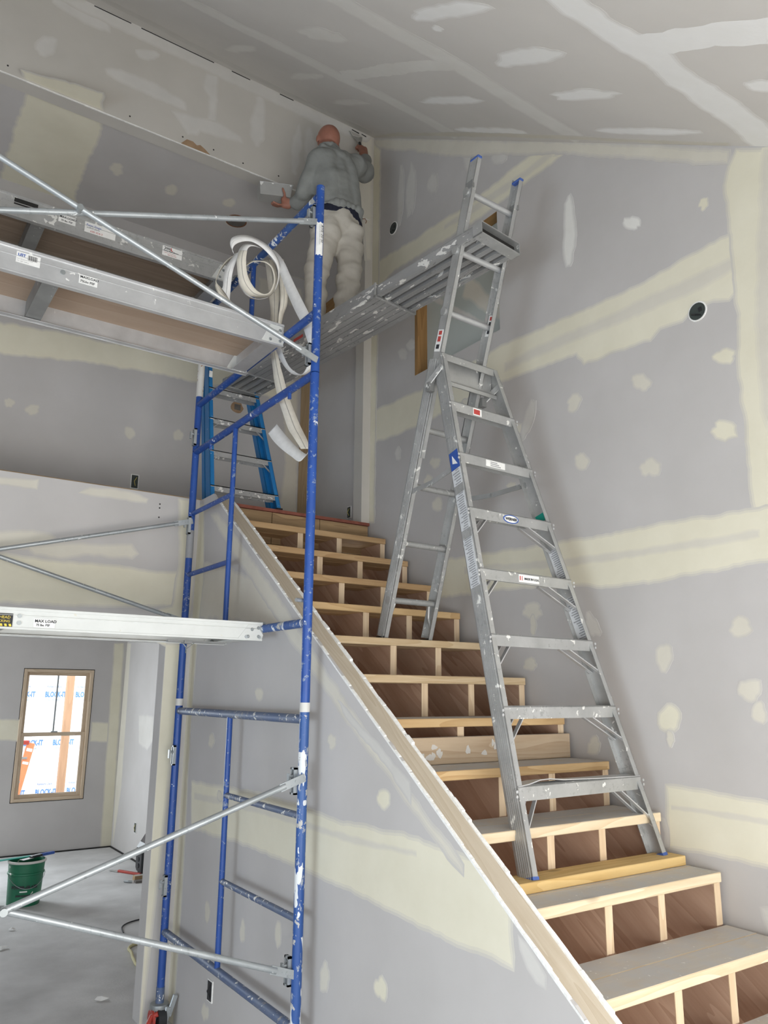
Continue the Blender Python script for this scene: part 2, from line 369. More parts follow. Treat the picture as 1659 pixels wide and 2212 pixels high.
# outlines of joint compound, and one painted glint, in wall coordinates (metres)
PATCHES = {
 'right': [
  ('cream',0.006,'2.905,5.031 3.108,5.046 3.464,5.025 3.785,5.061 4.180,5.084 4.567,5.134 4.725,5.138 4.720,4.870 4.438,4.959 4.027,4.922 3.636,4.883 3.331,4.873 3.115,4.874 2.893,4.881 2.706,4.882'),
  ('cream2+cream',0.004,'2.812,4.965 3.111,4.971 3.465,4.990 3.811,5.013 3.812,4.984 3.467,4.939 3.113,4.916 2.758,4.925'),
  ('cream',0.006,'4.700,3.897 4.339,3.880 4.034,3.865 3.635,3.871 3.301,3.885 2.854,3.864 2.581,3.847 2.305,3.833 2.002,3.848 1.758,3.853 1.690,3.845 1.476,3.860 1.522,3.444 1.633,3.556 1.741,3.567 1.778,3.540 1.856,3.570 1.914,3.584 2.018,3.537 2.094,3.544 2.146,3.551 2.204,3.510 2.272,3.519 2.387,3.529 2.507,3.530 2.627,3.539 2.678,3.615 2.975,3.637 3.276,3.656 3.640,3.638 4.094,3.614 4.694,3.639'),
  ('cream2+cream',0.005,'3.243,3.762 2.823,3.766 2.312,3.744 1.987,3.737 1.701,3.741 1.707,3.682 1.994,3.655 2.317,3.674 2.827,3.705 3.245,3.708'),
  ('cream',0.006,'1.671,4.254 1.713,4.189 1.742,4.109 1.740,3.986 1.744,3.898 1.743,3.727 1.741,3.567 1.743,3.392 1.765,3.250 1.762,3.021 1.767,2.770 1.765,2.546 1.757,2.387 1.606,2.346 1.410,4.088'),
  ('cream2+cream',0.006,'1.550,4.179 1.603,3.840 1.669,3.377 1.677,2.953 1.601,2.730 1.448,4.113'),
  ('cream',0.006,'3.919,2.632 3.408,2.611 2.859,2.591 2.458,2.581 2.092,2.577 1.739,2.562 1.582,2.560 1.606,2.346 1.762,2.343 1.931,2.335 2.114,2.330 2.483,2.317 2.873,2.361 3.258,2.383 3.655,2.390 3.888,2.395'),
  ('cream2+cream',0.004,'3.651,2.559 2.865,2.497 2.101,2.479 1.748,2.474 1.751,2.445 2.104,2.443 2.867,2.459 3.652,2.516'),
  ('cream',0.003,'2.294,1.409 2.153,1.405 1.982,1.397 1.827,1.390 1.680,1.383 1.707,1.144 1.852,1.151 2.047,1.157 2.176,1.158 2.302,1.151 2.300,1.286'),
  ('cream2+cream',0.003,'2.276,1.312 2.117,1.313 1.836,1.304 1.689,1.303 1.686,1.326 1.833,1.327 2.115,1.333 2.275,1.328'),
  ('white2',0.004,'2.335,1.272 2.308,1.270 2.298,1.229 2.300,1.153 2.338,1.143 2.319,1.207'),
  ('white2',0.004,'1.896,0.993 1.756,1.018 1.734,0.904 1.877,0.918'),
  ('cream',0.007,'1.788,3.269 1.785,3.258 1.791,3.250 1.801,3.243 1.819,3.245 1.839,3.253 1.857,3.264 1.866,3.278 1.880,3.291 1.884,3.305 1.869,3.310 1.859,3.314 1.846,3.315 1.832,3.319 1.812,3.317 1.791,3.305 1.775,3.290 1.780,3.277'),
  ('cream2',0.007,'2.680,3.315 2.690,3.300 2.707,3.293 2.726,3.291 2.743,3.297 2.757,3.308 2.754,3.326 2.749,3.340 2.758,3.356 2.749,3.370 2.734,3.380 2.717,3.390 2.698,3.389 2.682,3.382 2.675,3.367 2.664,3.357 2.659,3.341 2.675,3.329'),
  ('cream2',0.007,'2.217,3.291 2.223,3.277 2.238,3.272 2.249,3.262 2.269,3.265 2.285,3.279 2.301,3.286 2.316,3.298 2.320,3.313 2.320,3.326 2.326,3.344 2.322,3.361 2.300,3.359 2.281,3.354 2.262,3.349 2.251,3.333 2.244,3.321 2.229,3.309'),
  ('cream',0.007,'1.806,2.918 1.804,2.900 1.829,2.904 1.844,2.903 1.861,2.897 1.883,2.906 1.902,2.920 1.913,2.937 1.925,2.955 1.915,2.968 1.895,2.970 1.897,2.989 1.880,2.995 1.858,2.985 1.837,2.979 1.819,2.965 1.806,2.948 1.810,2.933'),
  ('cream2',0.007,'2.207,2.855 2.206,2.838 2.213,2.823 2.234,2.824 2.252,2.829 2.266,2.837 2.287,2.834 2.306,2.845 2.309,2.863 2.319,2.881 2.306,2.893 2.288,2.897 2.278,2.906 2.263,2.913 2.243,2.913 2.230,2.895 2.219,2.883 2.203,2.870'),
  ('cream2',0.007,'2.627,2.987 2.637,2.976 2.645,2.965 2.655,2.952 2.672,2.955 2.689,2.959 2.705,2.967 2.715,2.981 2.720,2.996 2.717,3.009 2.724,3.027 2.717,3.041 2.700,3.043 2.684,3.049 2.667,3.040 2.654,3.028 2.644,3.017 2.635,3.003'),
  ('cream2',0.007,'2.216,1.956 2.228,1.940 2.238,1.918 2.256,1.900 2.273,1.905 2.283,1.918 2.286,1.933 2.295,1.943 2.297,1.958 2.295,1.977 2.293,2.003 2.274,2.017 2.256,2.019 2.241,2.022 2.227,2.018 2.217,2.008 2.217,1.990 2.215,1.975'),
  ('cream2',0.007,'1.827,2.076 1.824,2.063 1.838,2.054 1.850,2.046 1.867,2.043 1.885,2.041 1.904,2.044 1.914,2.056 1.923,2.068 1.913,2.081 1.903,2.090 1.905,2.103 1.894,2.114 1.877,2.123 1.857,2.121 1.842,2.110 1.832,2.099 1.834,2.086'),
  ('cream2',0.007,'1.811,1.824 1.817,1.809 1.830,1.800 1.838,1.785 1.853,1.777 1.870,1.777 1.883,1.787 1.890,1.799 1.907,1.807 1.908,1.823 1.902,1.840 1.893,1.855 1.874,1.857 1.860,1.859 1.846,1.862 1.828,1.865 1.809,1.859 1.810,1.839'),
  ('cream2',0.007,'1.798,1.733 1.800,1.719 1.803,1.702 1.814,1.692 1.826,1.694 1.835,1.696 1.842,1.702 1.853,1.705 1.856,1.718 1.854,1.732 1.854,1.746 1.846,1.757 1.838,1.768 1.828,1.778 1.816,1.776 1.808,1.768 1.807,1.752 1.803,1.744'),
  ('cream2',0.007,'3.019,2.238 3.009,2.221 3.030,2.212 3.045,2.200 3.069,2.195 3.095,2.202 3.116,2.210 3.132,2.221 3.156,2.232 3.152,2.248 3.136,2.259 3.137,2.276 3.115,2.283 3.091,2.286 3.065,2.289 3.041,2.280 3.024,2.266 3.029,2.250'),
  ('cream',0.007,'2.197,1.699 2.205,1.679 2.213,1.658 2.231,1.648 2.249,1.649 2.265,1.644 2.283,1.645 2.301,1.654 2.310,1.673 2.311,1.696 2.304,1.718 2.285,1.731 2.271,1.743 2.256,1.757 2.238,1.757 2.221,1.751 2.208,1.738 2.198,1.721'),
  ('cream2',0.007,'3.064,1.955 3.065,1.945 3.077,1.938 3.086,1.929 3.104,1.924 3.123,1.926 3.142,1.929 3.159,1.936 3.166,1.947 3.154,1.957 3.149,1.965 3.149,1.975 3.137,1.983 3.121,1.990 3.099,1.993 3.080,1.985 3.073,1.973 3.073,1.963'),
  ('cream2',0.007,'3.866,2.998 3.871,2.986 3.870,2.968 3.885,2.960 3.905,2.962 3.924,2.968 3.940,2.977 3.960,2.985 3.969,3.002 3.971,3.018 3.967,3.033 3.947,3.036 3.937,3.044 3.923,3.054 3.903,3.054 3.882,3.045 3.873,3.027 3.866,3.012'),
  ('cream2',0.007,'2.660,1.545 2.663,1.530 2.678,1.520 2.693,1.515 2.708,1.515 2.723,1.515 2.736,1.520 2.735,1.535 2.733,1.548 2.727,1.560 2.718,1.570 2.710,1.584 2.696,1.596 2.677,1.602 2.665,1.592 2.663,1.577 2.657,1.569 2.658,1.557'),
  ('cream',0.007,'1.837,4.056 1.846,4.050 1.854,4.043 1.864,4.042 1.870,4.051 1.869,4.063 1.872,4.068 1.881,4.074 1.879,4.086 1.873,4.096 1.867,4.107 1.856,4.107 1.849,4.102 1.843,4.099 1.835,4.097 1.832,4.088 1.837,4.078 1.835,4.068'),
  ('white',0.007,'2.214,4.153 2.230,4.157 2.234,4.147 2.248,4.148 2.266,4.162 2.283,4.172 2.298,4.188 2.312,4.206 2.315,4.222 2.311,4.231 2.308,4.244 2.287,4.233 2.273,4.227 2.259,4.227 2.242,4.214 2.224,4.198 2.214,4.180 2.210,4.164'),
  ('white2',0.007,'4.260,4.203 4.272,4.195 4.268,4.174 4.281,4.165 4.303,4.175 4.321,4.182 4.337,4.195 4.350,4.209 4.355,4.225 4.364,4.241 4.374,4.264 4.353,4.265 4.337,4.267 4.322,4.272 4.303,4.261 4.287,4.249 4.274,4.234 4.261,4.218'),
  ('white2',0.007,'4.169,4.240 4.165,4.223 4.171,4.211 4.188,4.213 4.201,4.213 4.216,4.220 4.230,4.228 4.244,4.240 4.258,4.257 4.269,4.279 4.252,4.287 4.237,4.289 4.228,4.296 4.215,4.294 4.201,4.295 4.184,4.287 4.168,4.272 4.162,4.254'),
  ('cream2',0.007,'3.888,3.286 3.889,3.274 3.899,3.265 3.915,3.265 3.927,3.258 3.946,3.259 3.962,3.270 3.970,3.284 3.979,3.296 3.996,3.313 3.988,3.325 3.975,3.333 3.962,3.339 3.943,3.331 3.929,3.326 3.912,3.323 3.890,3.316 3.878,3.300'),
  ('cream2',0.007,'3.549,3.603 3.554,3.596 3.562,3.590 3.570,3.583 3.585,3.580 3.602,3.594 3.614,3.603 3.627,3.611 3.630,3.621 3.640,3.632 3.645,3.645 3.637,3.654 3.618,3.651 3.600,3.642 3.586,3.643 3.572,3.635 3.563,3.624 3.549,3.614'),
  ('cream2',0.007,'3.186,2.975 3.183,2.966 3.188,2.960 3.199,2.957 3.210,2.956 3.221,2.959 3.233,2.963 3.238,2.973 3.249,2.980 3.260,2.991 3.249,2.998 3.238,3.002 3.229,3.004 3.219,3.004 3.208,3.003 3.196,2.999 3.180,2.995 3.177,2.983'),
  ('white2',0.007,'2.632,2.147 2.624,2.127 2.613,2.100 2.622,2.087 2.638,2.090 2.650,2.092 2.661,2.087 2.676,2.094 2.686,2.115 2.699,2.132 2.707,2.154 2.699,2.167 2.700,2.186 2.697,2.206 2.683,2.207 2.666,2.189 2.654,2.173 2.640,2.166'),
  ('cream2',0.007,'3.979,3.179 3.978,3.168 3.977,3.151 3.988,3.141 4.005,3.142 4.023,3.140 4.038,3.153 4.044,3.170 4.055,3.182 4.060,3.197 4.054,3.209 4.042,3.216 4.034,3.226 4.022,3.237 4.004,3.229 3.986,3.222 3.971,3.209 3.974,3.191'),
  ('white2',0.007,'4.338,3.465 4.336,3.449 4.338,3.432 4.348,3.424 4.359,3.421 4.371,3.426 4.384,3.431 4.392,3.447 4.396,3.464 4.404,3.482 4.397,3.496 4.389,3.504 4.382,3.516 4.372,3.522 4.359,3.523 4.348,3.510 4.338,3.498 4.331,3.481'),
  ('cream2',0.007,'3.073,3.297 3.077,3.289 3.088,3.283 3.107,3.281 3.132,3.289 3.154,3.295 3.175,3.303 3.191,3.314 3.212,3.326 3.224,3.340 3.217,3.350 3.195,3.351 3.171,3.347 3.152,3.346 3.130,3.339 3.109,3.331 3.084,3.321 3.073,3.308'),
  ('white',0.004,'2.637,4.343 2.649,4.254 2.667,4.225 2.677,4.171 2.690,4.155 2.701,4.161 2.715,4.164 2.726,4.209 2.730,4.292 2.718,4.386 2.712,4.464 2.704,4.557 2.688,4.572 2.676,4.587 2.663,4.595 2.653,4.557 2.646,4.504 2.642,4.432'),
  ('white2',0.004,'3.883,5.385 3.892,5.360 3.906,5.339 3.929,5.347 3.948,5.353 3.965,5.364 3.975,5.388 3.997,5.405 4.008,5.437 4.000,5.466 3.988,5.488 3.968,5.494 3.952,5.506 3.933,5.499 3.916,5.485 3.894,5.473 3.890,5.442 3.887,5.415'),
  ('white2',0.004,'4.152,5.490 4.162,5.415 4.176,5.354 4.194,5.322 4.211,5.365 4.229,5.327 4.252,5.320 4.262,5.396 4.273,5.471 4.268,5.560 4.256,5.632 4.239,5.672 4.223,5.700 4.207,5.776 4.188,5.739 4.176,5.687 4.155,5.657 4.152,5.574'),
  ('white2',0.004,'4.312,5.551 4.315,5.471 4.326,5.395 4.341,5.370 4.356,5.309 4.372,5.307 4.379,5.373 4.378,5.454 4.378,5.522 4.381,5.593 4.370,5.666 4.360,5.739 4.347,5.831 4.331,5.820 4.320,5.788 4.310,5.758 4.302,5.706 4.303,5.628'),
  ('white2',0.004,'3.468,5.322 3.469,5.288 3.470,5.244 3.494,5.237 3.519,5.255 3.540,5.268 3.557,5.299 3.571,5.329 3.580,5.362 3.587,5.397 3.591,5.439 3.575,5.457 3.560,5.480 3.537,5.485 3.514,5.450 3.497,5.420 3.487,5.388 3.476,5.357'),
  ('white2',0.004,'3.171,5.160 3.173,5.146 3.187,5.143 3.207,5.146 3.229,5.156 3.254,5.166 3.287,5.185 3.302,5.211 3.308,5.231 3.309,5.247 3.297,5.253 3.289,5.261 3.275,5.266 3.252,5.263 3.223,5.243 3.204,5.217 3.181,5.196 3.169,5.174'),
  ('white2',0.004,'3.179,4.479 3.191,4.420 3.213,4.396 3.232,4.374 3.254,4.343 3.267,4.357 3.265,4.403 3.257,4.447 3.261,4.478 3.250,4.525 3.233,4.567 3.215,4.633 3.192,4.666 3.180,4.640 3.173,4.616 3.165,4.600 3.160,4.572 3.172,4.524'),
  ('white2',0.004,'3.021,3.332 3.043,3.297 3.063,3.275 3.077,3.271 3.098,3.243 3.116,3.234 3.117,3.260 3.119,3.285 3.105,3.327 3.088,3.365 3.070,3.400 3.050,3.429 3.028,3.459 3.018,3.449 3.010,3.439 2.996,3.439 2.999,3.409 3.004,3.374'),
  ('cream2',0.004,'2.238,1.615 2.236,1.602 2.241,1.594 2.245,1.588 2.248,1.580 2.253,1.575 2.260,1.574 2.265,1.587 2.269,1.597 2.273,1.608 2.270,1.620 2.271,1.632 2.268,1.643 2.262,1.645 2.256,1.645 2.251,1.640 2.244,1.639 2.239,1.629'),
  ('cream2',0.004,'3.052,2.165 3.057,2.150 3.062,2.137 3.066,2.117 3.075,2.110 3.085,2.112 3.093,2.120 3.098,2.135 3.098,2.153 3.094,2.168 3.097,2.183 3.097,2.204 3.088,2.215 3.079,2.225 3.070,2.223 3.063,2.210 3.060,2.193 3.057,2.180'),
  ('cream2',0.006,'4.743,6.318 4.138,5.930 3.596,5.566 2.581,4.885 2.131,4.569 1.705,4.268 1.717,4.212 1.883,4.310 2.031,4.426 2.136,4.501 2.335,4.637 2.586,4.809 2.831,4.977 3.230,5.222 3.550,5.407 3.803,5.575 4.138,5.828 4.448,6.039 4.706,6.227'),
  ('cream',0.004,'4.743,6.305 4.636,6.151 4.643,4.996 4.660,3.840 4.669,3.022 4.738,3.034 4.742,4.639'),
 ],
 'header': [
  ('cream2',0.004,'3.056,6.316 3.059,5.197 2.936,5.155 2.933,6.259'),
  ('white2',0.008,'0.592,5.884 0.591,5.865 0.590,5.842 0.579,5.817 0.559,5.796 0.535,5.771 0.511,5.773 0.501,5.795 0.485,5.803 0.478,5.821 0.483,5.845 0.494,5.868 0.505,5.891 0.522,5.918 0.546,5.927 0.570,5.938 0.596,5.940 0.598,5.910'),
  ('white2',0.008,'1.256,6.162 1.235,6.141 1.225,6.124 1.207,6.108 1.185,6.097 1.162,6.088 1.141,6.087 1.122,6.088 1.110,6.098 1.101,6.111 1.099,6.130 1.125,6.149 1.149,6.161 1.169,6.171 1.189,6.178 1.214,6.188 1.238,6.190 1.258,6.182'),
  ('white2',0.008,'2.081,6.021 2.086,5.936 2.078,5.849 2.057,5.829 2.042,5.787 2.025,5.775 2.009,5.803 1.990,5.819 1.977,5.885 1.975,5.976 1.990,6.054 2.002,6.106 2.007,6.196 2.024,6.230 2.043,6.249 2.064,6.250 2.074,6.173 2.080,6.096'),
  ('white2',0.008,'2.395,5.905 2.387,5.848 2.384,5.777 2.374,5.687 2.358,5.671 2.344,5.683 2.329,5.684 2.326,5.754 2.327,5.822 2.322,5.880 2.325,5.955 2.337,6.016 2.351,6.045 2.363,6.111 2.380,6.142 2.390,6.087 2.400,6.049 2.404,5.984'),
  ('white2',0.008,'0.911,6.203 0.916,6.177 0.853,6.167 0.803,6.159 0.750,6.155 0.703,6.169 0.653,6.174 0.598,6.185 0.546,6.205 0.542,6.232 0.595,6.248 0.624,6.266 0.679,6.269 0.729,6.267 0.784,6.277 0.841,6.267 0.888,6.250 0.904,6.226'),
  ('white2',0.008,'2.530,5.990 2.530,5.932 2.528,5.866 2.512,5.830 2.495,5.806 2.478,5.806 2.461,5.813 2.446,5.842 2.445,5.905 2.437,5.948 2.432,6.004 2.439,6.059 2.447,6.122 2.465,6.151 2.484,6.147 2.499,6.106 2.507,6.064 2.524,6.044'),
  ('white2',0.006,'0.914,5.875 1.015,5.921 1.231,5.935 1.469,5.886 1.479,5.830 1.339,5.822 1.143,5.826 0.985,5.831 0.929,5.846'),
  ('white2',0.006,'1.375,5.771 1.509,5.798 1.716,5.842 1.900,5.806 1.918,5.762 1.724,5.721 1.590,5.713 1.569,5.665 1.502,5.642 1.440,5.719'),
  ('white2',0.006,'1.612,6.203 1.693,6.225 1.695,6.085 1.702,5.843 1.646,5.832 1.641,6.019 1.595,6.075'),
  ('white2',0.006,'0.643,6.280 0.830,6.373 1.199,6.355 1.686,6.343 2.182,6.331 2.596,6.329 3.042,6.327 2.997,6.262 2.557,6.224 2.147,6.221 1.639,6.225 1.175,6.236 0.797,6.239 0.558,6.259'),
 ],
 'ceiling': [
  ('white',0.006,'1.393,2.602 1.726,2.602 2.035,2.584 2.142,2.567 2.469,2.599 2.802,2.621 3.093,2.610 2.962,2.462 2.680,2.463 2.370,2.449 2.061,2.427 1.945,2.422 1.660,2.456 1.346,2.463'),
  ('white3',0.008,'1.630,1.567 1.881,1.575 2.085,1.570 2.238,1.551 2.472,1.571 2.754,1.571 3.251,1.611 3.004,1.412 2.568,1.397 2.328,1.416 2.098,1.387 1.975,1.436 1.792,1.439 1.548,1.409'),
  ('white',0.006,'1.038,3.692 1.437,3.698 1.795,3.670 2.101,3.680 2.420,3.622 2.776,3.641 3.064,3.669 2.962,3.512 2.687,3.490 2.345,3.478 2.038,3.537 1.745,3.532 1.400,3.564 1.016,3.565'),
  ('white2',0.006,'0.538,4.499 0.833,4.543 1.681,4.642 2.414,4.727 3.020,4.715 2.941,4.565 2.356,4.583 1.646,4.512 0.821,4.427 0.533,4.389'),
  ('white+white',0.006,'2.021,3.496 2.036,3.280 2.012,3.001 2.037,2.618 2.085,2.523 2.139,2.577 2.108,2.831 2.124,3.026 2.123,3.365 2.116,3.601'),
  ('white3+white3',0.008,'2.089,1.508 2.056,1.387 2.056,1.212 2.043,1.140 2.058,0.975 2.068,0.899 2.191,0.961 2.193,1.048 2.165,1.215 2.186,1.331 2.188,1.444 2.163,1.514'),
  ('white3',0.008,'1.707,1.837 1.725,1.828 1.733,1.891 1.740,1.959 1.741,2.049 1.728,2.134 1.719,2.231 1.701,2.289 1.682,2.285 1.668,2.263 1.658,2.221 1.639,2.213 1.631,2.138 1.634,2.039 1.642,1.939 1.664,1.896 1.680,1.878 1.693,1.854'),
  ('white',0.008,'1.710,2.933 1.737,2.944 1.745,2.994 1.732,3.061 1.695,3.109 1.675,3.159 1.647,3.198 1.624,3.181 1.594,3.208 1.570,3.199 1.563,3.155 1.561,3.107 1.569,3.049 1.582,2.983 1.619,2.953 1.646,2.947 1.671,2.912 1.689,2.929'),
  ('white3',0.008,'2.111,1.816 2.132,1.850 2.147,1.913 2.165,1.967 2.172,2.041 2.169,2.111 2.171,2.201 2.154,2.255 2.126,2.239 2.104,2.193 2.084,2.171 2.060,2.145 2.048,2.072 2.038,1.995 2.038,1.915 2.058,1.879 2.076,1.859 2.091,1.830'),
  ('white3',0.008,'2.497,2.735 2.510,2.782 2.519,2.842 2.523,2.917 2.528,3.001 2.523,3.098 2.506,3.160 2.494,3.265 2.473,3.289 2.458,3.216 2.444,3.192 2.433,3.141 2.424,3.070 2.427,2.977 2.434,2.889 2.443,2.792 2.464,2.784 2.480,2.770'),
  ('white3',0.008,'2.492,1.846 2.506,1.890 2.524,1.909 2.539,1.968 2.537,2.045 2.538,2.112 2.538,2.185 2.527,2.235 2.507,2.210 2.493,2.198 2.475,2.226 2.461,2.173 2.449,2.109 2.436,2.035 2.442,1.963 2.458,1.931 2.471,1.917 2.478,1.867'),
  ('white3',0.008,'2.935,2.853 2.953,2.864 2.967,2.922 2.978,3.010 2.985,3.124 2.962,3.213 2.946,3.260 2.939,3.365 2.922,3.430 2.901,3.470 2.880,3.428 2.867,3.340 2.867,3.219 2.878,3.115 2.874,3.015 2.882,2.914 2.902,2.890 2.918,2.857'),
  ('white3',0.008,'2.925,1.740 2.937,1.778 2.945,1.849 2.953,1.911 2.958,1.994 2.950,2.077 2.946,2.163 2.938,2.253 2.924,2.296 2.907,2.324 2.892,2.291 2.880,2.221 2.881,2.110 2.885,2.024 2.881,1.942 2.888,1.864 2.898,1.799 2.910,1.738'),
  ('white3',0.008,'1.805,2.231 1.810,2.240 1.812,2.250 1.808,2.258 1.805,2.266 1.801,2.274 1.793,2.279 1.784,2.276 1.778,2.268 1.772,2.261 1.769,2.253 1.767,2.244 1.763,2.233 1.768,2.224 1.776,2.221 1.784,2.221 1.792,2.222 1.799,2.224'),
  ('white',0.008,'2.045,3.768 2.055,3.813 2.061,3.867 2.055,3.932 2.060,3.993 2.059,4.080 2.042,4.137 2.023,4.177 2.007,4.149 1.995,4.117 1.985,4.084 1.977,4.039 1.965,3.986 1.973,3.911 1.987,3.856 1.998,3.798 2.014,3.775 2.031,3.751'),
  ('white',0.008,'2.443,3.865 2.460,3.853 2.465,3.932 2.461,4.015 2.468,4.082 2.461,4.155 2.449,4.200 2.439,4.249 2.426,4.287 2.412,4.286 2.405,4.218 2.392,4.190 2.382,4.126 2.394,4.040 2.401,3.979 2.408,3.919 2.419,3.886 2.431,3.872'),
  ('white3',0.008,'2.523,1.159 2.535,1.170 2.550,1.180 2.548,1.207 2.540,1.231 2.539,1.258 2.526,1.280 2.508,1.287 2.492,1.283 2.478,1.281 2.464,1.274 2.460,1.252 2.449,1.234 2.447,1.206 2.465,1.186 2.480,1.173 2.494,1.162 2.509,1.154'),
  ('white',0.008,'1.626,3.899 1.642,3.923 1.641,3.990 1.625,4.052 1.626,4.101 1.622,4.170 1.608,4.227 1.589,4.258 1.570,4.264 1.553,4.242 1.555,4.158 1.554,4.110 1.544,4.061 1.556,4.004 1.568,3.960 1.580,3.911 1.597,3.869 1.614,3.864'),
  ('cream2',0.005,'3.058,4.717 3.014,4.049 3.014,3.073 3.040,2.388 3.072,1.993 3.109,1.719 3.041,1.679 3.029,2.093 2.976,2.658 2.946,3.438 2.965,4.284'),
 ],
 'parapet': [
  ('cream',0.004,'0.492,2.536 0.775,2.530 1.027,2.526 1.378,2.523 1.522,2.514 1.714,2.520 1.728,2.322 1.424,2.296 1.025,2.274 0.523,2.270'),
  ('cream2',0.006,'0.526,2.644 0.784,2.683 0.906,2.663 0.866,2.609 0.770,2.580 0.534,2.567'),
  ('cream2',0.006,'0.769,2.593 0.915,2.620 1.202,2.647 1.352,2.670 1.393,2.617 1.359,2.587 1.289,2.586 1.074,2.577 0.923,2.540 0.810,2.549'),
  ('cream2',0.004,'1.014,2.945 1.077,2.987 1.199,2.997 1.340,2.989 1.429,2.967 1.419,2.942 1.259,2.942 1.094,2.940'),
  ('cream2',0.004,'0.537,2.964 0.670,2.975 0.787,2.989 0.783,2.932 0.684,2.933 0.540,2.932'),
  ('cream',0.004,'1.624,2.996 1.710,2.996 1.747,2.347 1.709,2.072 1.527,2.065 1.553,2.287 1.630,2.310 1.657,2.603'),
  ('cream',0.0,'1.569,2.080 1.717,2.086 1.655,0.739 1.615,-0.036 1.641,-0.266 1.602,-0.257 1.612,0.033 1.576,0.996'),
 ],
 'knee': [
  ('cream',0.004,'4.579,1.285 3.671,1.311 3.241,1.297 2.848,1.284 2.425,1.295 2.244,1.284 2.087,1.277 1.945,1.239 1.906,1.188 1.900,1.138 1.897,1.002 1.943,1.006 1.989,1.011 2.128,1.008 2.273,1.013 2.433,1.021 2.839,1.044 3.276,1.055 3.750,1.061 4.535,1.038'),
  ('cream2+cream',0.003,'4.525,1.229 3.665,1.253 2.846,1.241 2.377,1.251 2.377,1.235 2.845,1.215 3.662,1.224 4.519,1.195'),
  ('cream2',0.01,'4.721,2.597 4.160,2.483 3.778,2.356 3.577,2.245 3.491,2.134 4.122,2.189 4.661,2.241'),
  ('cream',0.003,'4.883,3.008 4.662,2.959 4.584,2.478 4.637,2.056 4.653,1.617 4.640,1.248 4.621,0.625 4.640,-0.036 4.751,-0.300 4.975,-0.380 4.860,0.012 4.820,0.967 4.829,2.064 4.827,2.596'),
  ('cream2',0.006,'4.419,2.859 4.118,2.666 3.553,2.266 3.246,2.031 2.827,1.726 2.463,1.477 2.123,1.249 2.123,1.220 2.492,1.449 2.900,1.705 3.335,2.003 3.655,2.228 4.250,2.660 4.533,2.874'),
  ('white2',0.006,'2.941,1.771 2.685,1.631 2.523,1.538 2.419,1.481 2.411,1.405 2.457,1.442 2.554,1.519 2.684,1.596 2.844,1.679'),
  ('white2',0.005,'1.870,1.097 1.814,1.064 1.764,1.019 1.766,0.987 1.799,0.993 1.835,1.020 1.863,1.064'),
  ('cream',0.004,'2.548,1.413 2.548,1.403 2.547,1.392 2.557,1.383 2.568,1.375 2.582,1.368 2.599,1.372 2.612,1.379 2.622,1.386 2.631,1.396 2.632,1.408 2.623,1.417 2.618,1.428 2.606,1.435 2.590,1.437 2.574,1.439 2.558,1.435 2.549,1.425'),
  ('cream2',0.004,'2.953,1.595 2.952,1.586 2.956,1.577 2.964,1.569 2.975,1.563 2.989,1.560 3.001,1.567 3.002,1.580 3.010,1.585 3.019,1.592 3.019,1.602 3.015,1.613 3.004,1.621 2.991,1.624 2.979,1.619 2.969,1.616 2.954,1.616 2.951,1.605'),
  ('cream2',0.004,'4.266,1.530 4.271,1.516 4.284,1.509 4.291,1.500 4.301,1.493 4.314,1.492 4.328,1.494 4.346,1.497 4.356,1.510 4.348,1.526 4.347,1.537 4.348,1.550 4.337,1.557 4.325,1.562 4.311,1.567 4.296,1.565 4.286,1.553 4.279,1.542'),
  ('cream2',0.004,'4.199,0.667 4.205,0.646 4.211,0.632 4.218,0.621 4.226,0.614 4.235,0.604 4.246,0.611 4.258,0.617 4.267,0.633 4.267,0.652 4.273,0.671 4.270,0.689 4.262,0.702 4.251,0.708 4.240,0.702 4.230,0.705 4.220,0.696 4.210,0.684'),
  ('cream2',0.004,'3.766,0.673 3.762,0.654 3.764,0.635 3.774,0.630 3.782,0.626 3.790,0.625 3.799,0.619 3.810,0.624 3.817,0.640 3.823,0.660 3.816,0.679 3.809,0.689 3.808,0.705 3.801,0.716 3.793,0.724 3.783,0.717 3.775,0.706 3.767,0.692'),
  ('cream2',0.004,'3.390,0.749 3.390,0.729 3.392,0.710 3.399,0.698 3.408,0.695 3.416,0.687 3.426,0.692 3.433,0.705 3.442,0.716 3.447,0.735 3.446,0.757 3.439,0.772 3.433,0.784 3.426,0.794 3.417,0.792 3.407,0.793 3.397,0.788 3.392,0.769'),
  ('cream2',0.004,'2.962,0.690 2.971,0.670 2.974,0.651 2.981,0.636 2.993,0.634 3.002,0.630 3.014,0.626 3.029,0.626 3.034,0.648 3.032,0.671 3.034,0.691 3.024,0.706 3.015,0.715 3.008,0.733 2.997,0.741 2.985,0.737 2.978,0.720 2.968,0.709'),
  ('cream2',0.004,'4.152,0.209 4.150,0.194 4.156,0.180 4.172,0.172 4.187,0.169 4.198,0.159 4.214,0.154 4.222,0.165 4.232,0.172 4.244,0.181 4.242,0.196 4.234,0.209 4.225,0.222 4.211,0.231 4.195,0.226 4.185,0.222 4.168,0.228 4.154,0.223'),
  ('cream',0.004,'2.558,0.765 2.559,0.752 2.561,0.738 2.569,0.721 2.588,0.721 2.600,0.726 2.611,0.724 2.621,0.726 2.632,0.731 2.639,0.742 2.639,0.757 2.628,0.771 2.612,0.776 2.602,0.788 2.588,0.795 2.577,0.789 2.568,0.783 2.562,0.775'),
  ('cream2',0.004,'4.120,1.252 4.116,1.241 4.122,1.230 4.135,1.227 4.145,1.224 4.155,1.223 4.164,1.227 4.173,1.230 4.183,1.235 4.188,1.245 4.187,1.255 4.182,1.265 4.176,1.275 4.163,1.275 4.152,1.272 4.143,1.271 4.135,1.266 4.127,1.260'),
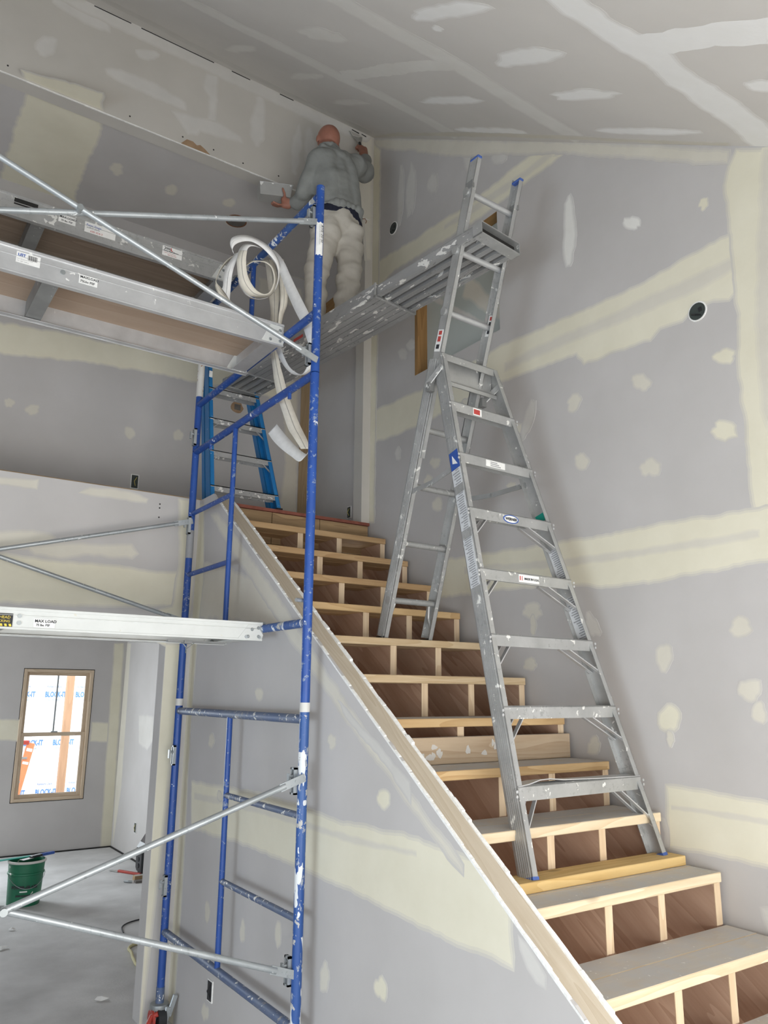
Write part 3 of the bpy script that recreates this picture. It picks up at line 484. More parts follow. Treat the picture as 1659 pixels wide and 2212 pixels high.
  ('cream',0.004,'1.854,1.192 1.860,1.185 1.865,1.180 1.874,1.176 1.882,1.173 1.891,1.170 1.900,1.169 1.912,1.168 1.916,1.173 1.913,1.180 1.913,1.185 1.905,1.190 1.898,1.195 1.890,1.199 1.880,1.201 1.870,1.203 1.865,1.199 1.858,1.197'),
  ('cream2',0.004,'3.674,1.786 3.681,1.776 3.684,1.765 3.695,1.758 3.709,1.753 3.724,1.755 3.737,1.759 3.751,1.765 3.756,1.775 3.765,1.785 3.770,1.798 3.758,1.808 3.744,1.813 3.729,1.813 3.716,1.815 3.701,1.813 3.690,1.806 3.675,1.798'),
  ('cream2',0.004,'3.234,1.666 3.234,1.659 3.237,1.652 3.246,1.646 3.258,1.643 3.272,1.641 3.281,1.648 3.287,1.653 3.299,1.656 3.304,1.663 3.303,1.671 3.296,1.677 3.286,1.682 3.274,1.685 3.262,1.682 3.249,1.684 3.237,1.680 3.236,1.672'),
 ],
 'loft_back': [
  ('cream',0.008,'0.420,4.401 0.601,4.407 1.081,4.450 1.610,4.478 2.279,4.497 3.032,4.526 3.039,4.332 2.290,4.323 1.625,4.291 1.101,4.242 0.626,4.177 0.447,4.165'),
  ('cream2',0.006,'2.895,4.454 3.048,4.468 3.080,3.271 2.902,3.247 2.961,3.755'),
  ('cream2',0.006,'0.923,3.804 0.925,3.791 0.920,3.776 0.909,3.766 0.895,3.759 0.881,3.752 0.866,3.753 0.858,3.766 0.844,3.772 0.832,3.784 0.840,3.802 0.852,3.814 0.862,3.824 0.873,3.833 0.887,3.835 0.902,3.837 0.923,3.839 0.929,3.822'),
  ('cream2',0.006,'1.636,3.768 1.637,3.746 1.626,3.731 1.616,3.720 1.606,3.709 1.594,3.711 1.583,3.716 1.573,3.723 1.564,3.736 1.559,3.752 1.558,3.772 1.559,3.794 1.571,3.807 1.586,3.805 1.597,3.804 1.607,3.800 1.617,3.795 1.628,3.785'),
  ('cream2',0.006,'2.025,3.826 2.020,3.808 2.015,3.792 2.004,3.780 1.991,3.778 1.979,3.778 1.966,3.772 1.951,3.777 1.948,3.794 1.943,3.809 1.942,3.827 1.952,3.841 1.962,3.851 1.973,3.861 1.986,3.866 1.997,3.857 2.006,3.849 2.022,3.843'),
  ('cream2',0.006,'0.764,3.823 0.757,3.809 0.750,3.799 0.746,3.787 0.735,3.786 0.726,3.784 0.715,3.780 0.705,3.786 0.700,3.797 0.699,3.808 0.693,3.821 0.698,3.835 0.710,3.839 0.718,3.847 0.728,3.848 0.737,3.842 0.746,3.840 0.757,3.835'),
  ('cream2',0.006,'2.621,5.435 3.045,5.456 3.052,5.269 2.630,5.255'),
 ],
 'loft_ceiling': [
  ('cream',0.008,'0.409,4.671 0.474,4.811 0.474,5.218 0.469,5.655 0.480,5.935 0.477,6.362 1.109,7.227 1.074,6.175 0.985,5.719 0.969,5.306 0.974,5.008 0.947,4.824 0.881,4.576'),
  ('cream2',0.006,'1.198,5.272 1.209,5.290 1.220,5.320 1.210,5.342 1.201,5.366 1.185,5.371 1.170,5.355 1.159,5.341 1.148,5.330 1.129,5.320 1.126,5.291 1.133,5.267 1.132,5.238 1.146,5.227 1.159,5.221 1.173,5.215 1.187,5.224 1.198,5.244'),
  ('cream2',0.006,'1.624,5.273 1.629,5.291 1.629,5.311 1.630,5.335 1.619,5.356 1.600,5.359 1.584,5.362 1.569,5.355 1.558,5.341 1.549,5.325 1.545,5.305 1.544,5.284 1.552,5.266 1.562,5.249 1.574,5.229 1.592,5.230 1.607,5.240 1.618,5.255'),
  ('cream2',0.006,'2.060,5.167 2.063,5.190 2.062,5.210 2.061,5.232 2.049,5.243 2.035,5.245 2.023,5.247 2.008,5.248 1.991,5.243 1.978,5.224 1.971,5.200 1.975,5.177 1.989,5.166 1.997,5.155 2.004,5.140 2.017,5.133 2.033,5.134 2.048,5.148'),
  ('cream2',0.006,'2.210,5.416 2.220,5.442 2.201,5.459 2.180,5.469 2.160,5.476 2.138,5.479 2.114,5.469 2.099,5.450 2.076,5.438 2.060,5.416 2.064,5.393 2.066,5.369 2.085,5.355 2.112,5.356 2.135,5.366 2.154,5.371 2.181,5.373 2.197,5.393'),
  ('cream2',0.006,'3.202,5.960 3.206,5.996 3.185,6.029 3.136,6.047 3.083,6.049 3.040,6.059 2.981,6.079 2.926,6.060 2.887,6.030 2.852,5.997 2.871,5.961 2.910,5.936 2.942,5.915 2.975,5.891 3.027,5.883 3.077,5.897 3.138,5.900 3.194,5.921'),
 ],
 'far': [
  ('cream',0.004,'1.246,1.483 1.528,1.469 1.737,1.457 1.736,1.233 1.552,1.248 1.272,1.260'),
  ('cream',0.004,'2.539,1.426 2.681,1.413 2.809,1.400 2.821,1.195 2.673,1.198 2.537,1.207'),
  ('cream',0.004,'2.721,2.364 2.834,2.369 2.885,0.001 2.763,-0.002'),
 ],
 'room_right': [
  ('cream2',0.003,'10.091,2.378 9.776,2.364 9.701,0.692 9.858,0.013'),
  ('white2',0.004,'9.244,1.522 8.717,1.522 8.690,1.269 8.854,1.162 9.166,1.219'),
 ],
 'niche': [
  ('cream2',0.006,'3.676,4.607 3.365,4.229 3.369,4.133 3.729,4.456'),
  ('white2',0.004,'4.147,4.643 3.458,4.089 3.457,4.121 4.092,4.648'),  # pale streak paints a light reflection onto the green board
 ],
}
RIBBONS = [
 [('L1'),['1.399,3.677,3.894 1.376,3.662,3.915 1.377,3.662,3.961 1.396,3.661,4.032 1.430,3.661,4.096 1.472,3.661,4.144','1.446,3.643,3.903 1.389,3.687,3.938 1.391,3.687,3.984 1.412,3.688,4.044 1.448,3.687,4.105 1.490,3.687,4.152']],
 [('L1b'),['1.485,3.634,3.828 1.424,3.642,3.845 1.389,3.643,3.872 1.370,3.645,3.906','1.455,3.650,3.861 1.404,3.638,3.907 1.374,3.637,3.929 1.366,3.635,3.951']],
 [('B'),['1.433,3.594,3.829 1.434,3.591,3.889 1.435,3.589,3.952 1.444,3.588,4.020 1.460,3.587,4.077 1.480,3.590,4.131','1.391,3.606,3.888 1.397,3.609,3.911 1.402,3.621,3.970 1.412,3.623,4.026 1.433,3.626,4.073 1.465,3.634,4.135']],
 [('B2'),['1.505,3.564,4.042 1.501,3.567,4.088 1.506,3.569,4.136 1.525,3.573,4.169 1.561,3.574,4.182 1.588,3.575,4.182','1.466,3.596,4.024 1.462,3.593,4.087 1.477,3.606,4.152 1.509,3.612,4.199 1.551,3.613,4.212 1.584,3.612,4.203']],
 [('C'),['1.431,3.558,4.078 1.419,3.560,4.105 1.434,3.559,4.142 1.477,3.560,4.176 1.528,3.561,4.193 1.582,3.564,4.185 1.631,3.567,4.160 1.676,3.566,4.121 1.694,3.565,4.073 1.693,3.564,4.012 1.673,3.565,3.947 1.635,3.564,3.895 1.578,3.563,3.867 1.524,3.557,3.870 1.484,3.557,3.902 1.465,3.559,3.935','1.411,3.566,4.121 1.409,3.573,4.153 1.422,3.577,4.189 1.471,3.580,4.224 1.530,3.585,4.241 1.595,3.582,4.232 1.651,3.577,4.205 1.699,3.581,4.157 1.715,3.583,4.102 1.713,3.584,4.041 1.695,3.583,3.975 1.657,3.584,3.918 1.601,3.585,3.881 1.533,3.591,3.875 1.490,3.591,3.913 1.472,3.589,3.958']],
 [('D'),['1.485,3.518,4.103 1.481,3.515,4.055 1.485,3.515,3.998 1.497,3.514,3.951 1.521,3.514,3.914 1.555,3.518,3.888 1.597,3.523,3.884 1.630,3.528,3.907 1.650,3.532,3.950 1.658,3.533,4.006 1.639,3.533,4.059 1.605,3.532,4.077 1.565,3.531,4.072 1.527,3.529,4.055 1.491,3.530,4.020','1.458,3.558,4.114 1.441,3.545,4.049 1.446,3.545,3.987 1.459,3.546,3.928 1.486,3.546,3.885 1.533,3.548,3.862 1.597,3.565,3.881 1.646,3.560,3.903 1.675,3.556,3.950 1.681,3.555,4.017 1.662,3.554,4.077 1.621,3.555,4.104 1.577,3.557,4.096 1.533,3.559,4.078 1.499,3.558,4.044']],
 [('E'),['1.699,3.790,4.288 1.701,3.687,4.216 1.705,3.591,4.109 1.706,3.531,4.008 1.704,3.460,3.896 1.707,3.374,3.764 1.707,3.282,3.639 1.706,3.227,3.544 1.707,3.197,3.480 1.708,3.190,3.419 1.709,3.217,3.382 1.715,3.279,3.367 1.721,3.364,3.410 1.724,3.445,3.473 1.726,3.519,3.563 1.730,3.566,3.633 1.736,3.597,3.698','1.741,3.751,4.322 1.739,3.655,4.235 1.735,3.564,4.133 1.734,3.502,4.043 1.736,3.428,3.931 1.733,3.342,3.815 1.733,3.251,3.688 1.734,3.196,3.587 1.738,3.181,3.511 1.746,3.198,3.443 1.746,3.233,3.388 1.740,3.302,3.377 1.733,3.398,3.410 1.731,3.484,3.470 1.728,3.562,3.554 1.723,3.611,3.629 1.706,3.628,3.683']],
 [('F'),['1.759,3.790,4.277 1.763,3.742,4.202 1.764,3.706,4.102 1.763,3.681,3.994 1.757,3.675,3.895 1.757,3.672,3.787 1.754,3.664,3.683 1.754,3.621,3.564 1.759,3.577,3.466 1.764,3.518,3.341 1.766,3.446,3.228 1.767,3.370,3.122 1.769,3.305,3.040 1.759,3.248,2.972','1.721,3.817,4.274 1.717,3.775,4.195 1.716,3.742,4.089 1.717,3.714,3.987 1.730,3.714,3.896 1.731,3.712,3.795 1.734,3.705,3.674 1.727,3.652,3.542 1.721,3.610,3.443 1.716,3.552,3.335 1.714,3.482,3.227 1.713,3.409,3.116 1.711,3.341,3.050 1.723,3.278,2.973']],
 [('G'),['1.733,3.728,4.248 1.737,3.655,4.130 1.741,3.626,4.016 1.744,3.624,3.909 1.749,3.649,3.855 1.753,3.658,3.800','1.787,3.694,4.243 1.783,3.635,4.089 1.779,3.608,3.987 1.786,3.624,3.922 1.785,3.660,3.877 1.781,3.675,3.821']],
 [('H'),['1.729,3.203,2.938 1.740,3.251,2.941 1.743,3.340,2.993 1.746,3.444,3.068 1.746,3.536,3.141 1.745,3.608,3.204','1.747,3.226,2.967 1.723,3.278,2.908 1.717,3.368,2.955 1.714,3.478,3.023 1.714,3.572,3.090 1.715,3.643,3.152']],
]
# ---------------------------------------------------------------- room shell
XR, XK, YH = 3.08, 1.765, 4.735
TH = .115
CK, CZ = .673, 6.335
def ceil_z(y): return CZ - CK * (YH - y)
Y0, XL = -1.2, -4.0
NY0, NY1, NZ0, NZ1 = 3.275, 4.13, 4.00, 4.83      # opening in the right wall

mb = MB(); mb.box(XL - .1, 3.3, Y0 - .1, 10.05, -.12, 0)
floor = structure('floor', mb, 'slab', 'dusty grey slab floor with scuffs')
def yz_prism(mbx, poly, x0, x1): mbx.prism([(x0, y, z) for y, z in poly], (x1 - x0, 0, 0))
mb = MB()
yz_prism(mb, [(Y0, 0), (NY0, 0), (NY0, ceil_z(NY0)), (Y0, ceil_z(Y0))], XR, XR + TH)
yz_prism(mb, [(NY0, 0), (NY1, 0), (NY1, NZ0), (NY0, NZ0)], XR, XR + TH)
yz_prism(mb, [(NY0, NZ1), (NY1, NZ1), (NY1, ceil_z(NY1)), (NY0, ceil_z(NY0))], XR, XR + TH)
yz_prism(mb, [(NY1, 0), (YH, 0), (YH, ceil_z(YH)), (NY1, ceil_z(NY1))], XR, XR + TH)
yz_prism(mb, [(YH, 2.75), (6.02, 2.75), (6.02, 5.66), (YH, 5.66)], XR, XR + TH)
wall_right = structure('wall_right', mb, 'board')
mb = MB(); mb.box(XR - .002, XR + .085, NY1 - .002, NY1 + .03, NZ0, NZ1)
mb.build('opening_jamb', 'pine_brown_z', wall_right, label='bare brown jamb of the opening')
mb = MB(); mb.box(XR + .002, XR + .085, NY0, NY1, NZ1 - .002, NZ1 + .03)
mb.build('opening_header', 'pine_brown', wall_right, label='bare brown header of the opening')
mb = MB(); mb.box(XR + .088, XR + .112, NY0 - .05, NY1 + .05, NZ0 - .05, NZ1 + .05)
niche = mb.build('opening_backing', 'board_green', wall_right, label='greenish board behind the opening')
mb = MB(); mb.box(XR - .002, XR + .01, 5.73, 5.885, 3.02, 5.0)
mb.build('bare_stud', 'pine_stud', wall_right, label='bare wood stud in the loft corner')
mb = MB(); mb.box(XR - .003, XR + .01, 4.97, 5.55, 5.005, 5.14)
mb.build('bare_header', 'pine_brown', wall_right, label='strip of bare brown wood')

mb = MB()
mb.prism([(XL, Y0, ceil_z(Y0)), (XR + TH, Y0, ceil_z(Y0)), (XR + TH, YH + .12, ceil_z(YH + .12)), (XL, YH + .12, ceil_z(YH + .12))], (0, 0, .15))
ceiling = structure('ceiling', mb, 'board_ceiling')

mb = MB()
yz_prism(mb, [(YH, 5.545), (YH + TH, 5.545), (YH + TH, ceil_z(YH)), (YH, ceil_z(YH))], XL, XR)
mb.box(3.009, XR, YH, YH + TH, 3.02, 5.545)
wall_header = structure('wall_back', mb, 'board_new')
mb = MB()
mb.box(XL, XK + .02, YH, YH + TH, 2.09, 3.01)
mb.box(1.605, XK + .02, YH, YH + TH, 0, 2.09)
mb.box(XL, -1.6, YH, YH + TH, 0, 2.09)
wall_parapet = structure('wall_loft_edge', mb, 'board')
# loft
mb = MB(); mb.box(XL, XR, YH + .02, 6.0, 2.75, 3.02)
loft_floor = structure('loft_floor', mb, 'pine_old')
mb = MB(); mb.box(XL, XR, 5.9, 6.02, 2.75, 5.7)
wall_loft = structure('wall_loft', mb, 'board')
mb = MB(); mb.box(XL, XR, YH + TH, 6.0, 5.56, 5.66)
loft_ceiling = structure('loft_ceiling', mb, 'board')
# lower back room
WX0, WX1, WZ0, WZ1 = 1.722, 2.518, .558, 2.042
mb = MB()
mb.box(XL, -.2, 9.93, 10.06, 0, 2.75); mb.box(.8, WX0, 9.93, 10.06, 0, 2.75); mb.box(-.2, .8, 9.93, 10.06, 0, .6); mb.box(-.2, .8, 9.93, 10.06, 2.08, 2.75); mb.box(WX1, 3.0, 9.93, 10.06, 0, 2.75)
mb.box(WX0, WX1, 9.93, 10.06, 0, WZ0); mb.box(WX0, WX1, 9.93, 10.06, WZ1, 2.75)
wall_far = structure('wall_back_room', mb, 'board')
mb = MB(); mb.box(2.88, 3.0, YH + TH, 9.93, .012, 2.75)
wall_rr = structure('wall_back_room_right', mb, 'board')
mb = MB(); mb.box(XK + .12, 2.88, YH + TH, YH + TH + .1, 0, 2.75)
structure('wall_under_landing', mb, 'board')
mb = MB(); mb.box(XL, 3.0, 6.0, 10.0, 2.75, 2.85)
structure('ceiling_back_room', mb, 'board')
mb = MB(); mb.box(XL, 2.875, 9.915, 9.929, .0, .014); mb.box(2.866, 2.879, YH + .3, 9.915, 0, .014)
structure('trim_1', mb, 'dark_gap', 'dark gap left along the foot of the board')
# front and side walls, behind and beside the camera, with their glazed openings
mb = MB()
mb.box(XL, XR + TH, Y0 - .1, Y0, 0, .25); mb.box(XL, XR + TH, Y0 - .1, Y0, 2.22, 2.45)
mb.box(XL, -1.8, Y0 - .1, Y0, .25, 2.22); mb.box(2.98, XR + TH, Y0 - .1, Y0, .25, 2.22)
structure('wall_front', mb, 'board')
mb = MB()
mb.box(XL - .1, XL, Y0, 10.0, 0, .35); mb.box(XL - .1, XL, Y0, 10.0, 2.85, 6.4)
mb.box(XL - .1, XL, Y0, -1.0, .35, 2.85); mb.box(XL - .1, XL, 2.0, 10.0, .35, 2.85); mb.box(XL - .1, XL, -1.2, 2.0, 1.55, 2.85)
structure('wall_left', mb, 'board')

# the sloping half wall beside the stair
def cap_z(y): return 2.083 + .715 * (y - 3.218)
YT = 4.47
def slope_poly(y0, dz): return [(y0, 0), (YH, 0), (YH, 3.0 + dz * .6), (YT + .02, 3.0 + dz * .6), (YT - .03, cap_z(YT - .03) + dz), (y0, cap_z(y0) + dz)]
rng = random.Random(3)
def ragged(y0, dz, step=.05):
    p = [(y0, 0), (YH, 0), (YH, 3.0 + dz), (YT + .03, 3.0 + dz)]
    y = YT - .03
    while y > y0:
        p.append((y, cap_z(y) + dz + rng.uniform(-.006, .004))); y -= rng.uniform(.6, 1.4) * step
    p.append((y0, cap_z(y0) + dz)); return p
mb = MB(); yz_prism(mb, ragged(.5, .004), XK, XK + .0125)
wall_knee = structure('wall_stair_side', mb, 'board')
mb = MB(); yz_prism(mb, ragged(.5, .006), XK + .1015, XK + .114); mb.build('inner_board', 'gypsum', wall_knee)
mb = MB(); yz_prism(mb, slope_poly(.5, -.040), XK + .0127, XK + .1013)
mb.build('stud_frame', 'pine_cap', wall_knee)
# sloping cap lumber, one board
mb = MB(); mb.prism([(XK + .0127, .5, cap_z(.5) - .040), (XK + .1013, .5, cap_z(.5) - .040), (XK + .1013, YT - .03, cap_z(YT - .03) - .040), (XK + .0127, YT - .03, cap_z(YT - .03) - .040)], (0, 0, .038))
mb.build('cap_board', 'pine_cap', wall_knee, label='sloping pale lumber cap along the half wall')
# white broken gypsum edge that shows along the top of the front board
mb = MB(); rng2 = random.Random(5); y = .5
while y < YT - .05:
    l = rng2.uniform(.02, .06); h = rng2.uniform(.004, .010); w = rng2.uniform(.009, .0125)
    mb.prism([(XK - .0005, y, cap_z(y) - .004), (XK - .0005, y + l, cap_z(y + l) - .004), (XK - .0005, y + l, cap_z(y + l) + h * rng2.uniform(.6, 1)), (XK - .0005, y, cap_z(y) + h)], (w, 0, 0)); y += l
o = mb.build('torn_edge', 'gypsum', wall_knee, label='ragged white gypsum edge'); o['kind'] = 'stuff'
mb = MB(); rng2 = random.Random(6); y = .5
while y < YT - .05:
    l = rng2.uniform(.02, .07); h = rng2.uniform(.002, .012)
    mb.prism([(XK + .1, y, cap_z(y) - .002), (XK + .1, y + l, cap_z(y + l) - .002), (XK + .1, y + l, cap_z(y + l) + h * rng2.uniform(.5, 1)), (XK + .1, y, cap_z(y) + h)], (.0145, 0, 0)); y += l
o = mb.build('torn_edge', 'gypsum', wall_knee); o['kind'] = 'stuff'

# ---------------------------------------------------------------- dried joint compound and one painted glint, each patch a raised layer
WALLS = {'right': (wall_right, lambda u, v, h: (XR - h, u, v)), 'header': (wall_header, lambda u, v, h: (u, YH - h, v)),
         'ceiling': (ceiling, lambda u, v, h: (u, v, ceil_z(v) - h)), 'parapet': (wall_parapet, lambda u, v, h: (u, YH - h, v)),
         'knee': (wall_knee, lambda u, v, h: (XK - h, u, v)), 'loft_back': (wall_loft, lambda u, v, h: (u, 5.9 - h, v)),
         'loft_ceiling': (loft_ceiling, lambda u, v, h: (u, v, 5.56 - h)), 'far': (wall_far, lambda u, v, h: (u, 9.93 - h, v)),
         'room_right': (wall_rr, lambda u, v, h: (2.88 - h, u, v)), 'niche': (niche, lambda u, v, h: (XR + .088 - h, u, v))}
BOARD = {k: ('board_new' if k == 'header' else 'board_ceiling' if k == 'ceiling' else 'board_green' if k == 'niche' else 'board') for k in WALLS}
CLAMP = {k: (lambda u, v: (u, v)) for k in WALLS}
CLAMP['right'] = lambda u, v: (min(u, YH - .001), min(v, ceil_z(min(u, YH - .001)) - .001))
CLAMP['header'] = lambda u, v: (min(u, XR - .001), min(max(v, 5.55 if u < 3.0 else 3.03), 6.334))
CLAMP['ceiling'] = lambda u, v: (min(u, XR - .001), min(v, YH - .001))
CLAMP['parapet'] = lambda u, v: (min(max(u, 1.607 if v < 2.09 else -9), XK - .001), max(min(v, 3.008), .001))
CLAMP['knee'] = lambda u, v: (min(u, YH - .001), max(.001, min(v, 2.99, cap_z(u) - .004)))
CLAMP['loft_back'] = lambda u, v: (u, max(min(v, 5.558), 3.022))
prng = random.Random(11)
def roughen(poly, jit):
    out = []
    n = len(poly)
    for i in range(n):
        a, b = poly[i], poly[(i + 1) % n]
        L = math.hypot(b[0] - a[0], b[1] - a[1]); k = max(1, min(40, int(L / .028)))
        nx, ny = -(b[1] - a[1]) / (L + 1e-9), (b[0] - a[0]) / (L + 1e-9)
        d = 0
        for j in range(k):
            t = j / k
            d = d * .55 + prng.uniform(-jit, jit) * (1 if j else .4)
            out.append((a[0] + (b[0] - a[0]) * t + nx * d, a[1] + (b[1] - a[1]) * t + ny * d))
    return out
for key, lst in PATCHES.items():
    par, fn = WALLS[key]
    for i, (mt, jit, st) in enumerate(lst):
        mt, under = (mt.split('+') + [''])[:2]
        under = 'mud_' + under if under else BOARD[key]
        poly = [tuple(map(float, s.split(','))) for s in st.split()]
        poly = roughen(poly, jit)
        L = [math.dist(poly[i], poly[i - 1]) for i in range(len(poly))]
        area_ = abs(sum(poly[i - 1][0] * poly[i][1] - poly[i][0] * poly[i - 1][1] for i in range(len(poly)))) / 2
        thick = 2 * area_ / (sum(L) + 1e-6)          # mean width of the patch
        fe = min(.010, thick * .16)
        sgn = 1 if sum(poly[i - 1][0] * poly[i][1] - poly[i][0] * poly[i - 1][1] for i in range(len(poly))) > 0 else -1
        n_ = len(poly); nn = []
        for j in range(n_):
            p, q = poly[j - 1], poly[(j + 1) % n_]; dx, dy = q[0] - p[0], q[1] - p[1]; l = math.hypot(dx, dy) + 1e-9
            nn.append((sgn * dy / l, -sgn * dx / l))
        mb = MB(); mi = []
        for lay, off in enumerate((fe, 0.0, -fe)):     # feathered edge: three thin coats, each a little smaller
            h = .0003 + .00003 * i + .00001 * lay
            ring = [CLAMP[key](u + nx * off, v + ny * off) for (u, v), (nx, ny) in zip(poly, nn)]
            pts, _, tris, *_ = delaunay_2d_cdt([Vector(p) for p in ring], [], [list(range(n_))], 1, 1e-5)
            edges = {}
            for t_ in tris:
                for e in zip(t_, list(t_[1:]) + [t_[0]]): edges[e] = 1
            rim = [e for e in edges if (e[1], e[0]) not in edges] if lay == 0 else []
            k_ = len(pts)
            fs = [tuple(t_) for t_ in tris] + [(e[1], e[0], e[0] + k_, e[1] + k_) for e in rim]
            mb.add([fn(p[0], p[1], h) for p in pts] + ([fn(p[0], p[1], -.0005) for p in pts] if lay == 0 else []), fs); mi += [lay] * len(fs)
        o = mb.build('mud_or_glint_patch', blend_mat(under, 'mud_' + mt, .36), par)
        o.data.materials.append(MATS[blend_mat(under, 'mud_' + mt, .70)]); o.data.materials.append(MATS['mud_' + mt])
        o.data.polygons.foreach_set('material_index', mi)
# torn paper and the unfinished edge of the header board, screw heads
mb = MB(); mb.prism([(1.462, YH - .003, 5.55), (1.50, YH - .003, 5.598), (1.545, YH - .003, 5.60), (1.575, YH - .003, 5.582), (1.60, YH - .003, 5.596), (1.64, YH - .003, 5.575), (1.675, YH - .003, 5.55)], (0, .003, 0))
mb.build('torn_paper', 'torn_paper', wall_header, label='patch of torn brown paper')
mb = MB(); r3 = random.Random(9); x = .2
while x < 3.0:
    l = r3.uniform(.03, .12); mb.box(x, x + l, YH - .004, YH + .004, 5.541 - r3.uniform(0, .003), 5.5455); x += l
o = mb.build('cut_edge', 'gypsum', wall_header, label='pale cut edge of the header board'); o['kind'] = 'stuff'
for x in (.34, .71, 1.10, 1.47, 1.70, 1.93, 2.22):
    mb = MB(); mb.disc((x, YH + .0005, 5.60 + .008 * math.sin(x * 9)), (0, -1, 0), .006, .002, 8); mb.build('screw_head', 'dark_gap', wall_header)
for x0, x1 in ((.80, 1.05), (1.12, 1.66), (1.8, 1.95), (2.20, 2.32)):
    mb = MB(); mb.box(x0, x1, YH - .001, YH + .004, 6.322, 6.330); mb.build('open_crack', 'dark_gap', wall_header)
for x0, x1 in ((2.86, 2.93), (2.955, 3.0)):
    mb = MB(); mb.prism([(x0, YH - .002, 6.318), (x1, YH - .002, 6.314), (x1, YH - .002, 6.304), (x0, YH - .002, 6.31)], (0, .003, 0)); mb.build('open_crack', 'dark_gap', wall_header)
for z in (2.945, 2.92, 2.86):
    mb = MB(); mb.disc((1.505, YH + .0005, z), (0, -1, 0), .005, .002, 8); mb.build('screw_head', 'dark_gap', wall_parapet)

# ---------------------------------------------------------------- stair
RUN, RISE = .2705, .1955
def ty(k): return 4.474 - RUN * (14 - k)
def tz(k): return 2.861 - RISE * (14 - k)
stair = thing('staircase', 'unfinished open-riser wooden staircase rising beside the right wall', 'staircase', (2.47, .9, 0))
for k in range(1, 15):
    mt = {14: 'pine_shaded', 13: 'pine_shaded', 12: 'pine_shaded', 11: 'pine_x', 10: 'pine_mid', 9: 'pine_mid', 8: 'pine_x', 7: 'pine_x'}.get(k, 'pine_pale')  # board tones differ; dimmer light on upper treads is painted in as darker pine
    y0, z1 = ty(k), tz(k)
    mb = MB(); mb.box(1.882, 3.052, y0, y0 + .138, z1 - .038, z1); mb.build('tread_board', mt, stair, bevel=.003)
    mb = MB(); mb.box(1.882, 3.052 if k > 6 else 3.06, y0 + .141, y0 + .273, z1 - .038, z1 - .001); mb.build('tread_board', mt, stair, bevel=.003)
for x in (1.89, 2.357, 2.656, 3.012):
    poly = []
    ky = lambda k: ty(k) + .012
    poly.append((ky(1), 0))
    for k in range(1, 15):
        poly.append((ky(k), tz(k) - .038)); poly.append((ky(k + 1), tz(k) - .038))
    poly.append((ky(15), 2.86))
    poly.append((ky(15), tz(14) - .20)); poly.append((ky(2), 0))
    mb = MB(); mb.prism([(x, y, z) for y, z in poly], (.038, 0, 0))
    mb.build('stringer', 'stringer', stair)
    for k in range(1, 15):
        mb = MB(); mb.box(x - .0004, x + .0384, ky(k) - .0025, ky(k) + .0005, tz(k) - RISE, tz(k) - .038)
        mb.build('cut_face', 'pine_z', stair)
# dark plywood soffit below the stringers
mb = MB(); mb.prism([(1.885, ty(2), .03), (3.06, ty(2), .03), (3.06, YH - .02, tz(14) - .20), (1.885, YH - .02, tz(14) - .20)], (0, 0, -.012))
mb.build('soffit_panel', 'stringer', stair)
# landing edge: rim blocks and the red-edged subfloor over them
for x0, x1 in ((1.885, 2.285), (2.289, 2.66), (2.664, 3.07)):
    mb = MB(); mb.box(x0, x1, YH + .002, YH + .04, 2.78, 2.999); mb.build('rim_block', 'pine_old', loft_floor, bevel=.002)
mb = MB(); mb.box(1.885, 3.075, YH - .012, YH + .3, 3.001, 3.022); mb.build('subfloor_sheet', 'subfloor_edge', loft_floor, label='red-edged subfloor sheet')
# loose lumber
mb = MB(); mb.box(2.085, 3.045, 2.195, 2.312, tz(5), tz(5) + .038)
whole(mb.build('loose_board', 'pine_yellow', bevel=.003), 'yellowish board laid flat on a stair tread under the ladder feet', 'board')
mb = MB(); mb.box(1.90, 3.055, 2.825, 2.861, tz(7) + .0005, tz(7) + .115)
rb = whole(mb.build('loose_board', 'pine_smeared', bevel=.002), 'plaster-smeared board standing on edge against an open riser', 'board')

rs = random.Random(31)
for i in range(11):
    x, z = rs.uniform(2.12, 2.62), tz(7) + rs.uniform(.03, .09); w, h = rs.uniform(.010, .028), rs.uniform(.012, .024)
    z = min(max(z, tz(7) + .03), tz(7) + .085)
    mb = MB(); mb.prism([(x + w * math.cos(a * .698) * (.8 + .2 * math.sin(a * 2.1 + i)), 2.8246 - .00015 * i, z + h * math.sin(a * .698) * (.8 + .2 * math.sin(a * 2.1 + i))) for a in range(9)], (0, .0006, 0)); mb.build('dried_smear', 'mud_white2', rb)
# ---------------------------------------------------------------- window and what stands outside it
win = thing('window_1', 'wood-framed double-hung window of the back room', 'window', ((WX0 + WX1) / 2, 9.95, WZ0)); win['kind'] = 'structure'; del win['category']
def rect_frame(x0, x1, z0, z1, w, y0, y1, mz, mx_, name, par):
    for a in ((x0, x0 + w), (x1 - w, x1)):
        m_ = MB(); m_.box(a[0], a[1], y0, y1, z0, z1); m_.build(name, mz, par, bevel=.002)
    for a in ((z0, z0 + w), (z1 - w, z1)):
        m_ = MB(); m_.box(x0 + w, x1 - w, y0, y1, a[0], a[1]); m_.build(name, mx_, par, bevel=.002)
mb = MB(); mb.box(WX0, WX0 + .008, 9.934, 10.05, WZ0, WZ1); mb.box(WX1 - .008, WX1, 9.934, 10.05, WZ0, WZ1); mb.box(WX0, WX1, 9.934, 10.05, WZ1 - .008, WZ1); mb.box(WX0, WX1, 9.934, 10.05, WZ0, WZ0 + .008)
mb.build('shim_gap', 'dark_gap', win)
x0, x1, z0, z1 = WX0 + .008, WX1 - .008, WZ0 + .008, WZ1 - .008
rect_frame(x0, x1, z0, z1, .034, 9.925, 10.05, 'window_wood', 'window_wood_x', 'window_frame', win)
zm = 1.295
rect_frame(x0 + .034, x1 - .034, zm - .02, z1 - .034, .036, 9.99, 10.025, 'window_wood', 'window_wood_x', 'sash_rail', win)
